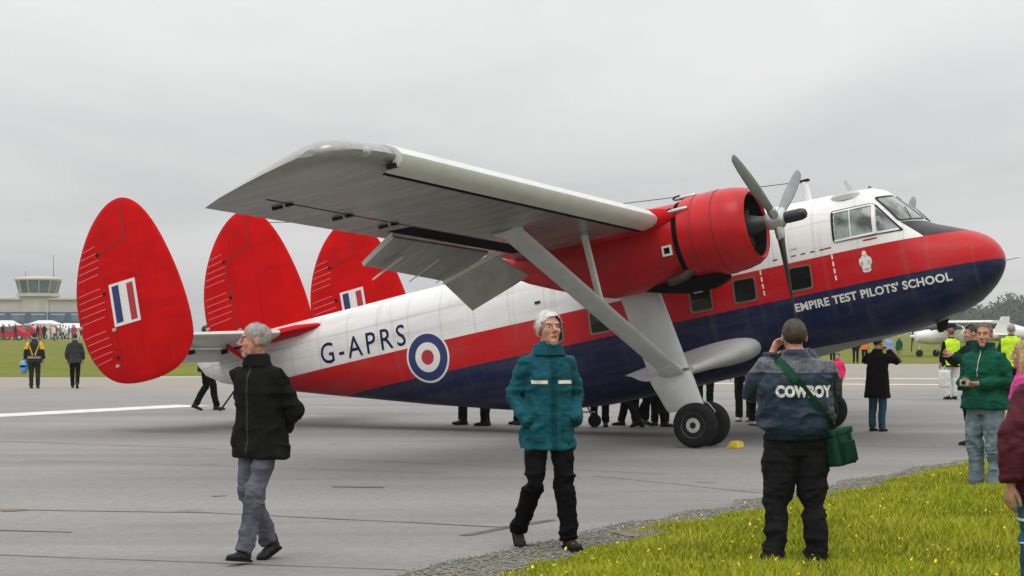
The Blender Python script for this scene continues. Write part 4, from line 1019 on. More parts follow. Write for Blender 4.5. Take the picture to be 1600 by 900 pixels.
c_black = cloth('black_fleece', (.011, .011, .0105), .9, .25, .6, 120); c_grey = cloth('grey_trousers', (.105, .105, .130), .85)
c_teal = cloth('teal_shell', (.009, .082, .105), .62, .2); c_blk = cloth('black_trousers', (.0045, .0045, .005), .8, .3); c_char = cloth('charcoal_trousers', (.012, .0125, .0135), .75, .25)
c_navy = cloth('navy_satin', (.014, .026, .048), .36, .2, .5); c_green = cloth('green_fleece', (.008, .080, .048), .85, .15); c_dgreen = cloth('dark_green_jacket', (.008, .040, .028), .7, .2)
c_jean = cloth('washed_jeans', (.16, .21, .24), .85, .3); c_jeanb = cloth('blue_jeans', (.03, .09, .13), .85, .25); c_maroon = cloth('maroon_jacket', (.085, .018, .028), .6, .2); c_pink = cloth('pink_top', (.62, .07, .28), .8)
c_white = cloth('white_cloth', (.65, .65, .63), .7, .06); c_hi = cloth('hi_vis_yellow', (.55, .80, .03), .6, .06); c_coat = cloth('black_coat', (.005, .005, .005), .8, .3); c_yel = cloth('leather_yellow', (.75, .42, .01), .5); c_leath = cloth('black_leather', (.012, .012, .012), .45)
c_tape = cloth('pale_tape', (.72, .66, .55), .5, .05); c_shirt = cloth('pale_shirt', (.55, .54, .52), .8, .05); c_red = cloth('red_cloth', (.55, .02, .04), .7); c_blue = cloth('blue_cloth', (.05, .12, .45), .7); c_lblue = cloth('pale_blue_cloth', (.22, .32, .55), .7); c_orange = cloth('orange_cloth', (.75, .22, .02), .7)
c_brownsk = cloth('tan_trousers', (.28, .22, .15), .8)
h_grey = hairm('hair_grey', (.30, .28, .26)); h_white = hairm('hair_white', (.62, .61, .58)); h_brown = hairm('hair_brown', (.045, .030, .018)); h_blond = hairm('hair_blond', (.42, .29, .13)); h_dark = hairm('hair_dark', (.015, .012, .010))

# -- man in black fleece walking to the left, hands behind his back, head turned
p = W(407, 878)
r1, b1, j1, H1 = person('grey-haired man in black fleece jacket and grey trousers walking past the tail', (p.x, p.y, .012), 180-30, 1.615,
    dict(lk=(-.06, .15, .50), la=(-.02, .22, .10), lf=8.0, rk=(.075, .05, .50), ra=(.03, -.17, .125), rf=-18.0, le=(-.235, -.10, 1.11), re=(.215, -.11, 1.11), lw=(-.07, -.205, .94), rw=(.08, -.21, .92)),
    yaw=50, pitch=-3, top=c_black, bottom=c_grey, hair=h_grey, hstyle='short', skin=m_skin2, seed=5, hem=.765, wm=.95, legw=.97, sleeve=.95, lean=(0, .04))
obj('collar', torso_rings([(1.445, .118, .098, .04), (1.475, .100, .095, .043), (1.525, .092, .094, .044), (1.53, .080, .084, .044), (1.47, .078, .08, .04)]), c_black, j1, 60)
slab_patch(j1, ((-.007, .007), (0, .4), (.80, 1.47)), .004, cloth('zip_grey', (.03, .03, .03), .4), 'zip', j1, (0, 1, 0))
slab_patch(b1, ((-.05, .05), (.02, .2), (1.475, 1.53)), .008, c_shirt, 'shirt_collar', r1, (0, 1, .2))

# -- man in teal jacket walking towards the camera, hands in pockets
p = W(856, 858)
r2, b2, j2, H2 = person('white-haired man in teal jacket with pale chest stripe, hands in pockets, walking on the tarmac', (p.x, p.y, .012), 180+17, 1.70,
    dict(rk=(.125, .09, .49), ra=(.165, -.21, .135), rf=-22.0, rt=-8.0, lk=(-.085, .14, .49), la=(-.115, .16, .095), lt=5.0, ls=(-.155, 0, 1.385), rs=(.155, 0, 1.385), re=(.252, -.07, 1.12), le=(-.235, -.06, 1.12), rw=(.172, .13, .93), lw=(-.172, .13, .935)),
    yaw=-5, pitch=-11, top=c_teal, bottom=c_blk, hair=h_white, hstyle='full', skin=m_skin2, seed=17, hem=.735, wm=.92, sleeve=.94, hands='none', shoe=cloth('shoe_brown', (.025, .021, .015), .6))
slab_patch(j2, ((.045, .155), (0, .4), (1.225, 1.252)), .005, c_tape, 'reflective_stripe', j2, (0, 1, 0))
slab_patch(j2, ((-.165, -.04), (0, .4), (1.225, 1.252)), .005, c_tape, 'reflective_stripe', j2, (0, 1, 0))
slab_patch(j2, ((-.022, .018), (0, .4), (.75, 1.49)), .006, cloth('teal_dark', (.006, .05, .065), .6), 'storm_flap', j2, (0, 1, 0))
for sg in (-1, 1):
    slab_patch(j2, ((min(sg*.07, sg*.175), max(sg*.07, sg*.175)), (0, .4), (.80, .945)), .007, c_teal, 'pocket', j2, (0, 1, 0))
obj('collar', torso_rings([(1.44, .135, .108, .0), (1.475, .118, .105, .004), (1.518, .108, .104, .004), (1.522, .088, .088, .004), (1.46, .08, .08, .0)]), c_teal, j2, 60)
slab_patch(b2, ((-.06, .06), (.02, .2), (1.47, 1.535)), .010, c_shirt, 'shirt_collar', r2, (0, 1, .2))

# -- photographer seen from behind
p = W(1243, 890)
r3, b3, j3, H3 = person('heavy-set photographer from behind in navy lettered jacket standing in the grass', (p.x, p.y, .0), 2, 1.66,
    dict(lk=(-.125, .02, .50), rk=(.125, .02, .50), la=(-.155, -.01, .09), ra=(.150, -.01, .09), lt=12.0, rt=-12.0, ls=(-.20, .0, 1.385), rs=(.20, .0, 1.385), le=(-.275, .13, 1.24), re=(.285, .13, 1.21), lw=(-.12, .30, 1.50), rw=(.10, .30, 1.52), head=(0, .055, 1.625)),
    yaw=0, pitch=-4, top=c_navy, bottom=c_char, hair=h_brown, hstyle='cap', skin=m_skin2, seed=29, hem=.925, wm=1.22, sleeve=1.25, legw=1.18, belly=.02, palm_n=dict(l=(.6, -.4, 0), r=(-.6, -.4, 0)), curl=.6, fold=1.15,
    top_prof=[(.915, .178, .155, 0), (.955, .182, .158, 0), (.995, .207, .170, .0), (1.12, .212, .168, .0), (1.25, .210, .155, .0), (1.35, .205, .138, 0), (1.405, .178, .112, -.005), (1.452, .115, .088, -.005), (1.50, .078, .080, 0), (1.525, .070, .078, .004)])
obj('collar', torso_rings([(1.46, .11, .095, .0), (1.50, .090, .095, .01), (1.535, .086, .096, .015), (1.54, .076, .086, .015), (1.48, .07, .08, .0)]), c_navy, j3, 60)
m_yoke = mat('yoke_grey', (.055, .062, .072), .5, 0, .9, 70)
slab_patch(j3, ((-.50, .50), (-.4, .4), (1.375, 1.48)), .004, m_yoke, 'shoulder_yoke', j3, (0, -.5, 1))
drape_text('COWBOY', j3, .40, .078, .03, 1.215, -1, c_white, j3, .06)
slab_patch(j3, ((-.4, .4), (-.5, .4), (.915, .955)), .004, cloth('navy_rib', (.010, .022, .030), .9), 'waist_rib', j3)
0 and slab_patch(r3.children[1] if False else [c_ for c_ in r3.children if c_.name.startswith('trousers')][0], ((-.21, -.14), (-.25, .0), (.885, .90)), .006, c_white, 'shirt_hem', j3)
# camera in his hands
pw = r3.matrix_basis @ Vector((0, .40, 1.55))
cm = empty('camera_compact', (pw.x, pw.y, pw.z)); tag(cm, 'dark camera held to the face of the photographer in the navy jacket', 'camera')
obj('camera_body', box(-.06, .06, -.03, .03, -.04, .04), m_seam, cm, 0); obj('lens', lathe([(.03, .03), (.09, .028)], 16, 'y'), m_seam, cm)
# green shoulder bag with strap
bag = empty('shoulder_bag', r3.location, r3.rotation_euler.z); bag.scale = r3.scale
tag(bag, 'green padded camera bag on a strap at the hip of the photographer in navy', 'bag')
def rbox(c_, hx, hy, hz, r_, n_=3):
    bm = bmesh.new(); bmesh.ops.create_cube(bm, size=2); 
    for v_ in bm.verts: v_.co = Vector((v_.co.x*hx, v_.co.y*hy, v_.co.z*hz))
    bmesh.ops.bevel(bm, geom=bm.edges[:], offset=r_, segments=n_, profile=.6, affect='EDGES'); bm.verts.index_update()
    g = ([tuple(v_.co+Vector(c_)) for v_ in bm.verts], [tuple(v_.index for v_ in f.verts) for f in bm.faces]); bm.free(); return g
c_bag = cloth('bag_green', (.010, .055, .032), .6, .2); c_bagd = cloth('bag_dark', (.006, .030, .018), .7)
MB_ = Matrix.Translation((.275, -.03, .85)) @ Matrix.Rotation(R(-12), 4, 'Y') @ Matrix.Rotation(R(25), 4, 'Z')
bb = obj('bag_body', xform(rbox((0, 0, 0), .085, .115, .12, .025), MB_), c_bag, bag, 60)
obj('bag_lid', xform(rbox((0, 0, .115), .092, .122, .022, .012), MB_), c_bag, bag, 60)
obj('bag_pocket', xform(rbox((.02, -.122, -.03), .055, .02, .075, .012), MB_), c_bagd, bag, 60)
for xx in (-.045, .05): obj('bag_webbing', xform(rbox((xx, -.119, 0), .010, .006, .118, .003, 1), MB_), c_bagd, bag, 40)
bt3 = bvh_of(j3.data); sp3 = []
for f in np.linspace(0, 1, 22):
    q = Vector((-.135, -.6, 1.465)).lerp(Vector((.262, -.6, .97)), f); h_ = bt3.ray_cast(q, Vector((0, 1, 0)))
    y_ = h_[0].y-.008 if h_[0] is not None else (sp3[-1].y if sp3 else -.1)
    sp3.append(Vector((q.x, y_, q.z)))
sp3 = [Vector((-.115, .02, 1.505)), Vector((-.13, -.05, 1.49))] + sp3
Vs = []; 
for i, q in enumerate(sp3):
    d = (sp3[min(i+1, len(sp3)-1)]-sp3[max(0, i-1)]).normalized(); w_ = d.cross(Vector((0, 1, 0))).normalized()*.026; Vs += [q+w_, q-w_, q-w_+Vector((0, .006, 0)), q+w_+Vector((0, .006, 0))]
Fs = []
for i in range(len(sp3)-1):
    a = 4*i; Fs += [(a, a+1, a+5, a+4), (a+2, a+3, a+7, a+6), (a+1, a+2, a+6, a+5), (a+3, a, a+4, a+7)]
n_up = 9
obj('strap', (Vs, Fs), c_bagd, bag, 0)
ks = [q+Vector((0, -.006, 0)) for q in sp3[2:n_up]]; Vs = []
for i, q in enumerate(ks):
    d = (ks[min(i+1, len(ks)-1)]-ks[max(0, i-1)]).normalized(); w_ = d.cross(Vector((0, 1, 0))).normalized()*.030; Vs += [q+w_, q-w_]
obj('strap_pad', (Vs, [(2*i, 2*i+1, 2*i+3, 2*i+2) for i in range(len(ks)-1)]), c_bag, bag, 0)

# -- man in green fleece
p = W(1540, 768)
r4, b4, j4, H4 = person('smiling man in green fleece and washed jeans standing on the grass edge, hands together', (p.x, p.y, .0), 180-46, 1.66,
    dict(lk=(-.11, .03, .50), rk=(.11, .02, .50), la=(-.125, .0, .09), ra=(.125, -.02, .09), lt=10.0, rt=-14.0, le=(-.25, -.03, 1.13), re=(.25, .0, 1.13), lw=(-.06, .26, 1.13), rw=(.09, .26, 1.14)),
    yaw=-18, pitch=-2, top=c_green, bottom=c_jean, hair=hairm('hair_cropped', (.10, .07, .05)), hstyle='crop', skin=m_skin2, seed=41, hem=.87, wm=1.12, sleeve=1.15, legw=1.12, palm_n=dict(l=(.5, 0, .5), r=(-.5, 0, .5)), curl=.5)
obj('collar', torso_rings([(1.46, .115, .098, .0), (1.50, .098, .098, .004), (1.55, .096, .098, .006), (1.555, .084, .086, .006), (1.48, .08, .08, .0)]), cloth('green_dark', (.006, .05, .03), .9), j4, 60)
slab_patch(j4, ((-.004, .004), (0, .4), (1.2, 1.47)), .004, c_shirt, 'zip', j4, (0, 1, 0))
pw = r4.matrix_basis @ Vector((.02, .36, 1.14))
cm = empty('camera_compact', (pw.x, pw.y, pw.z), r4.rotation_euler.z); tag(cm, 'small silver camera in the hands of the man in green fleece', 'camera')
obj('camera_body', rbox((0, 0, 0), .05, .016, .03, .006), m_alu, cm, 40); obj('lens', lathe([(.016, .02), (.035, .018)], 14, 'y'), m_seam, cm)

# -- second man close behind him, only his sleeve, dark hair and one dark leg show
p = W(1519, 697)
person('person in dark green jacket and black trousers half hidden behind the man in green fleece', (p.x, p.y, .012), 180-80, 1.66,
    dict(re=(.30, .16, 1.22), rw=(.12, .34, 1.33), lw=(-.08, .33, 1.32), le=(-.26, .15, 1.2)), top=c_dgreen, bottom=c_blk, hair=h_dark, seed=51, lvl=1, wm=1.1, sleeve=1.25)
# -- blonde woman and maroon jacket at the right edge
p = AT(1604, 15.0)
r6, b6, j6, H6 = person('blonde woman in pink top at the right edge of the picture', (p.x, p.y, 0), 60, 1.50, dict(le=(-.22, -.03, 1.13), re=(.22, -.03, 1.13), lw=(-.22, .02, .89), rw=(.22, .02, .89)),
    yaw=0, top=c_pink, bottom=c_jeanb, hair=h_blond, hstyle='bob', seed=61, lvl=2, wm=1.02)
p = AT(1653, 9.5)
r7, b7, j7, H7 = person('person in maroon jacket cut off by the right edge of the picture', (p.x, p.y, 0), 20, 1.60, dict(le=(-.285, -.02, 1.16), re=(.28, -.02, 1.16), lw=(-.275, .03, .91), la=(-.15, 0, .09), lk=(-.14, .02, .5)),
    top=c_maroon, bottom=c_jeanb, hair=h_brown, hstyle='bob', seed=71, lvl=2, wm=1.12, sleeve=1.2, hem=.84, legw=1.05)
tr7 = [c_ for c_ in r7.children if c_.name.startswith('trousers')][0]
for z0_, z1_ in ((.705, .72), (.585, .592), (.39, .40), (.30, .33)):
    slab_patch(tr7, ((-.30, -.12), (-.3, .3), (z0_, z1_)), .004, c_white, 'trouser_stripe', tr7)
# ------------------------------------------------------------------ background people
def bg(label, px, Y, facing, h, top, bottom, hair=h_brown, J=None, lvl=1, **kw):
    p = AT(px, Y); z = ground_z(p.x, p.y)+(.012 if Y < 67 or (px > 1000 and Y < 101) else 0)
    return person(label, (p.x, p.y, z), facing, h, J, top=top, bottom=bottom, hair=hair, lvl=lvl, **kw)
WALK = dict(lk=(-.09, .13, .50), la=(-.09, .22, .10), rk=(.09, .02, .50), ra=(.09, -.22, .14), rf=-22.0)
WALK2 = dict(rk=(.09, .13, .50), ra=(.09, .20, .10), lk=(-.09, .02, .50), la=(-.09, -.20, .13), lf=-20.0)
r_, b_, jb, _h = bg('motorcyclist in black and yellow leathers walking away towards the control tower', 54, 54.0, 5, 1.58, c_leath, c_leath, h_dark, dict(le=(-.27, -.02, 1.14), lw=(-.30, .04, .90), rw=(.28, .05, .90)), wm=1.08, seed=3)
for sg in (-1, 1):
    slab_patch(jb, ((min(sg*.17, sg*.34), max(sg*.17, sg*.34)), (-.3, .3), (1.22, 1.50)), .006, c_yel, 'yellow_shoulder', jb)
    for q in range(5): slab_patch(jb, ((min(sg*(.03+.028*q), sg*(.065+.028*q)), max(sg*(.03+.028*q), sg*(.065+.028*q))), (-.4, 0), (1.02+.08*q, 1.10+.08*q)), .005, c_yel, 'yellow_chevron', jb)
slab_patch(jb, ((-.2, .2), (-.4, .4), (.93, .99)), .005, cloth('belt_grey', (.25, .25, .25), .6), 'grey_belt', jb)
q = r_.matrix_basis @ Vector((-.33, .02, .66)); he = empty('crash_helmet', (q.x, q.y, q.z)); tag(he, 'pale blue crash helmet bag hanging from the motorcyclist hand', 'helmet')
obj('shell', ell((0, 0, 0), (.13, .15, .20)), cloth('helmet_blue', (.16, .36, .60), .4), he, 180); obj('visor', ell((0, -.06, .02), (.11, .10, .07)), m_seam, he, 180); obj('handle', tube([(-.04, 0, .18), (0, 0, .26), (.04, 0, .18)], [.012]*3, 6), m_seam, he)
bg('person in grey top and black trousers walking beside the motorcyclist', 117, 54.0, 8, 1.55, cloth('dark_grey_top', (.035, .037, .036), .8), c_blk, h_brown, WALK, seed=4, wm=1.0)
# under and behind the aircraft: the legs show below the belly
p_ = AT(322, 38.5)
person('person in black trousers whose striding legs show under the aircraft tail', (p_.x, p_.y, .012), -70, 1.70, WALK2, top=c_coat, bottom=c_blk, hair=h_dark, lvl=1, seed=91)
a = AT(344, 38.0); b__ = AT(366, 38.0)
tag(obj('pole', tube([(a.x, a.y, .03), (b__.x, b__.y, .42), (b__.x+.2, b__.y, .70)], [.018, .018, .018], 8), m_seam), 'thin dark pole slanting to the ground beside the legs under the tail', 'pole')
under = [(722, 32.6, 100, c_blk, 'person in shiny black trousers standing behind the aircraft belly near the roundel', None), (757, 32.2, 80, c_blk, 'second person in black trousers behind the belly, right of the roundel', None),
         (812, 32.6, 120, c_blk, 'person behind the belly, feet beside the man in teal jacket', None), (937, 31.9, 180, c_blk, 'person in wide black trousers behind the belly, right of the man in teal jacket', None),
         (984, 31.8, 60, c_char, 'leftmost of the group behind the belly next to the landing gear', WALK2), (1001, 32.6, 200, c_blk, 'second of the group behind the belly next to the landing gear', None),
         (1017, 31.7, 230, c_blk, 'third of the group behind the belly next to the landing gear, stepping', WALK), (1031, 32.2, 150, c_blk, 'person closest to the landing gear leg behind the belly', None),
         (1101, 36.5, 180, c_blk, 'person in black standing beyond the twin main wheels', None), (1163, 33.8, 160, c_char, 'person in dark trousers between the landing gear and the photographer', None), (1184, 32.4, 200, c_blk, 'person in black trousers just left of the photographer in navy', None)]
for i, (px, Y, fc, bm_, lb, J_) in enumerate(under):
    bg(lb, px, Y, fc, 1.68+.03*(i % 3), (c_coat, c_char, c_dgreen)[i % 3], bm_, (h_brown, h_dark, h_grey)[i % 3], J_, seed=100+i, group='people behind the aircraft belly', shoe=c_white if px in (1163, 1184) else None)
# pushchair beside them
q = AT(914, 31.7); pc_ = empty('pushchair', (q.x, q.y, .012)); tag(pc_, 'pushchair with thin pale frame behind the belly beside the man in teal jacket', 'pushchair')
for xx in (-.16, .16):
    w_ = obj('wheel', lathe([(-.02, .09), (-.02, .11), (.02, .11), (.02, .09)], 20, 'y', (xx, 0, .11)), m_tyre, pc_); 
obj('frame', join(tube([(-.16, 0, .11), (.02, 0, .55), (.2, 0, .95)], [.014]*3, 6), tube([(.16, 0, .11), (-.1, 0, .60)], [.014]*2, 6), tube([(-.16, 0, .25), (.16, 0, .25)], [.014]*2, 6)), m_alu, pc_); obj('seat', rbox((.0, 0, .52), .16, .17, .05, .02), c_blk, pc_)
# right-hand side
PH = dict(le=(-.34, .10, 1.30), re=(.34, .10, 1.30), lw=(-.10, .24, 1.50), rw=(.10, .24, 1.50))
bg('photographer in long black coat and blue jeans, elbows out, under the aircraft nose', 1371, 30.4, -40, 1.49, c_coat, c_jeanb, h_dark, PH, seed=7, hem=.62, wm=1.08, sleeve=1.1, pitch=8)
bg('child in bright pink jacket standing beyond the photographer in navy', 1309, 45.0, 150, 1.08, c_red if False else cloth('pink_red', (.70, .03, .14), .7), c_jeanb, h_brown, None, seed=8, wm=1.15)
bg('person in black with hands up at the grass edge under the nose', 1337, 98, 170, 1.55, c_coat, c_blk, h_dark, None, seed=9)
bg('person in orange top beside the person in black at the far grass edge', 1351, 99, 150, 1.5, c_orange, c_blk, h_brown, None, seed=10)
bg('person in yellow jacket far off below the nose, left of the one in black', 1301, 97, 150, 1.4, c_yel, c_blk, h_brown, None, seed=16)
bg('person in pale blue shirt standing at the far grass edge', 1389, 97, 200, 1.45, c_lblue, c_blk, h_brown, None, seed=11, wm=1.15)
bg('person in green top and pale cap walking at the far grass edge', 1405, 99, 120, 1.4, c_green, c_brownsk, h_blond, WALK, seed=12)
rv, bv, jv, _h = bg('steward with shaved head in hi-vis vest left of the man in green fleece', 1486, 45, 20, 1.66, c_blk, c_white, hairm('hair_ginger', (.16, .05, .02)), None, seed=13, wm=1.05, hstyle='crop')
slab_patch(jv, ((-.205, .205), (-.4, .4), (.84, 1.50)), .012, c_hi, 'hi_vis_vest', jv)
rv, bv, jv, _h = bg('grey-haired steward in hi-vis vest behind the blonde woman at the right edge', 1580, 41, -20, 1.74, c_dgreen, c_blk, h_grey, None, seed=14, wm=1.05)
slab_patch(jv, ((-.205, .205), (-.4, .4), (.84, 1.50)), .012, c_hi, 'hi_vis_vest', jv)
q = AT(1476, 44.5); bgx = empty('carrier_bag', (q.x, q.y, .35)); tag(bgx, 'white carrier bag in the hand of the steward beside the man in green fleece', 'bag')
obj('bag_body', rbox((0, 0, .15), .13, .07, .2, .04), c_white, bgx, 60); obj('handle', tube([(-.06, 0, .34), (0, 0, .46), (.06, 0, .34)], [.012]*3, 6), c_white, bgx)
# distant crowd on the left, in front of the tower
tops = [c_red, c_white, c_blue, c_coat, c_pink, c_lblue, c_red, c_char, c_orange, c_white, c_teal, c_red, c_brownsk]
kinds = []
for i in range(13):
    pz = dict(WALK if i % 3 == 0 else (WALK2 if i % 3 == 1 else {}))
    kinds.append(None)
words = ['red', 'white', 'blue', 'black', 'pink', 'pale blue', 'red', 'grey', 'orange', 'white', 'teal', 'red', 'tan']
side_w = ['left of the tower', 'below the tower', 'right of the tower']
crowd_src = {}
def copy_tree(o, parent=None):
    c_ = o.copy(); COL.objects.link(c_); c_.parent = parent
    for ch_ in [x for x in o.children]: copy_tree(ch_, c_)
    return c_
for i in range(34):
    kx = i % 13; px = -8+i*4.0+rng.uniform(-5, 5); Y = 200+rng.uniform(0, 60); q = AT(px, Y)
    if kx not in crowd_src:
        rr_ = person('x', (q.x, q.y, ground_z(q.x, q.y)), rng.uniform(0, 360), rng.uniform(1.55, 1.8), dict(WALK if kx % 3 == 0 else (WALK2 if kx % 3 == 1 else {})), top=tops[kx], bottom=(c_jeanb, c_blk, c_brownsk)[kx % 3], hair=(h_brown, h_dark, h_grey, h_blond)[kx % 4], lvl=0, seed=200+i)[0]
        crowd_src[kx] = rr_
    else:
        rr_ = copy_tree(crowd_src[kx]); rr_.location = (q.x, q.y, ground_z(q.x, q.y)); rr_.rotation_euler.z = rng.uniform(0, 6.28)
    tag(rr_, 'distant onlooker in %s top among the crowd below the control tower' % words[kx], 'person', 'distant onlookers in %s tops below the control tower' % words[kx])

# ------------------------------------------------------------------ airfield buildings and tents, far left
m_cream = mat('cream_render', (.52, .48, .40), .8, var=.08, vscale=.6); m_roofb = mat('blue_cladding', (.055, .10, .19), .5, var=.15, vscale=.8); m_wallw = mat('white_cladding', (.62, .62, .60), .6, var=.06, vscale=.5)
m_brick = mat('red_brick', (.24, .10, .065), .85, var=.2, vscale=3); m_gl3 = mat('tower_glass', (.10, .17, .18), .08, var=.3, vscale=.5); m_tent = mat('tent_canvas', (.66, .66, .65), .7, var=.05, vscale=.4)
TY = 330.0
tz = ground_z(0, TY); t0 = AT(60, TY)
tw_ = empty('control_tower', (t0.x, t0.y, tz)); tag(tw_, 'cream airfield control tower with flared glazed cab rising above the long low building', 'tower')
def octring(r_, z_, n_=12, sq=1.0): return [(r_*math.cos(2*math.pi*(i+.5)/n_), r_*math.sin(2*math.pi*(i+.5)/n_), z_) for i in range(n_)]
obj('shaft', loft([octring(3.2, 0), octring(3.2, 6.9), octring(3.4, 7.4)]), m_cream, tw_, 20)
obj('cab_floor', loft([octring(3.4, 6.9), octring(3.7, 7.0), octring(3.7, 7.5), octring(3.35, 7.55)]), m_cream, tw_, 20)
gl_ = obj('cab_glazing', loft([octring(3.15, 7.5), octring(3.75, 9.7)]), m_gl3, tw_, 0)
for i in range(12):
    a = 2*math.pi*(i+.5)/12; obj('mullion', tube([(3.2*math.cos(a), 3.2*math.sin(a), 7.5), (3.82*math.cos(a), 3.82*math.sin(a), 9.75)], [.09, .09], 6), m_cream, gl_)
obj('cab_roof', loft([octring(3.95, 9.7), octring(4.05, 9.85), octring(4.05, 10.05), octring(3.7, 10.25), octring(1.5, 10.45)]), m_cream, tw_, 20)
obj('roof_mast', tube([(2.6, 0, 10.3), (2.6, 0, 14.2)], [.05, .03], 6), m_seam, tw_); obj('roof_mast', tube([(-2.2, 0, 10.3), (-2.2, 0, 11.4)], [.05, .03], 6), m_seam, tw_)
def building(name, label, px0, px1, Y, depth, h0, mats, bands):
    a_ = AT(px0, Y); b_ = AT(px1, Y); w_ = b_.x-a_.x; z_ = ground_z(0, Y); e = empty(name, ((a_.x+b_.x)/2, Y, z_)); tag(e, label, 'building')
    for nm, z0_, z1_, ins, m_ in bands: obj(nm, box(-w_/2+ins, w_/2-ins, ins, depth-ins, z0_, z1_), m_, e, 0)
    return e, w_
e, w_ = building('terminal_building', 'long low airfield building with a dark blue upper band under the control tower', -260, 190, TY-4, 14, 6, None, [('ground_floor', 0, 2.3, .3, m_wallw), ('blue_band', 2.3, 4.3, 0, m_roofb), ('upper_storey', 4.3, 6.4, 2.0, m_cream), ('roof', 6.4, 6.7, 1.6, m_cream)])
for i in range(18):
    x_ = -w_/2+3+i*3.4
    if x_ < w_/2-3: pn = obj('window', box(x_, x_+2.2, -.03+.0, .06, 2.75, 3.85), m_gl3, e, 0); obj('window_frame', box(x_-.1, x_+2.3, -.02, .05, 3.86, 3.98), m_wallw, pn, 0)
for i, (x0_, x1_) in enumerate(((24, 56), (66, 84), (94, 110))):
    xa = AT(x0_, TY-4).x-e.location.x; xb = AT(x1_, TY-4).x-e.location.x; obj('brick_bay', box(xa, xb, .22, .5, .0, 2.0), m_brick, e, 0)
obj('flagpole', tube([(AT(78, TY-4).x-e.location.x, -2, 0), (AT(78, TY-4).x-e.location.x, -2, 5.4)], [.06, .05], 6), m_wallw, e)
def tent(px0, px1, Y, h_, ridge, lb):
    a_ = AT(px0, Y); b_ = AT(px1, Y); w_ = b_.x-a_.x; z_ = ground_z(0, Y); e = empty('marquee', ((a_.x+b_.x)/2, Y, z_)); tag(e, lb, 'tent', 'white show tents')
    obj('canvas_wall', box(-w_/2, w_/2, 0, 5, .0, h_), m_tent, e, 0)
    V = [(-w_/2-.3, -.3, h_), (w_/2+.3, -.3, h_), (w_/2+.3, 5.3, h_), (-w_/2-.3, 5.3, h_), (-w_/2+.8, 2.5, h_+ridge), (w_/2-.8, 2.5, h_+ridge)]
    obj('canvas_roof', (V, [(0, 1, 5, 4), (2, 3, 4, 5), (1, 2, 5), (3, 0, 4), (3, 2, 1, 0)]), m_tent, e, 0)
tent(-50, 22, 280, 1.7, .9, 'large white marquee at the left edge below the control tower'); tent(44, 84, 262, 1.9, .6, 'white tent below the control tower in the middle of the row'); tent(84, 200, 262, 1.4, .7, 'white tent partly behind the nearest red fin')
# red display vehicles in front of the tents
def vehicle(px, Y, L, lb, body_m, hgt=1.5, van=False):
    q = AT(px, Y); e = empty('parked_car' if not van else 'parked_van', (q.x, q.y, ground_z(q.x, q.y))); tag(e, lb, 'car' if not van else 'van')
    prof = [(-.5, .3), (-.5, .75), (-.42, .85), (-.30, .9), (-.18, 1.40), (.22, 1.42), (.36, .95), (.48, .85), (.5, .6), (.5, .3)] if not van else [(-.5, .3), (-.5, 1.9), (-.46, 2.0), (.30, 2.0), (.38, 1.9), (.46, 1.1), (.5, .9), (.5, .3)]
    obj('body', loft([[(x_*L, y_, z_*hgt/1.5) for x_, z_ in prof] for y_ in (-.85, .85)]), body_m, e, 20)
    obj('side_glass', box(-.2*L, .26*L, -.865, -.855, .98*hgt/1.5, 1.32*hgt/1.5), m_gl3, e, 0)
    for x_ in (-.32, .32):
        w_ = obj('wheel', lathe([(-.9, .1), (-.9, .32), (-.7, .32), (-.7, .1)], 16, 'y', (x_*L, 0, .32)), m_tyre, e); obj('rim', lathe([(-.905, .02), (-.905, .2), (-.9, .2)], 12, 'y', (x_*L, 0, .32)), m_alu, w_)
vehicle(14, 206, 4.2, 'red car parked at the left edge in front of the white marquee', c_red); vehicle(34, 214, 4.4, 'second red car parked in front of the tents, below the tower', m_red, 1.7)
vehicle(66, 252, 4.6, 'white van parked below the control tower', m_wallw, 1.5, True)
vehicle(90, 246, 4.4, 'white car parked beside the nearest red fin', m_wallw)

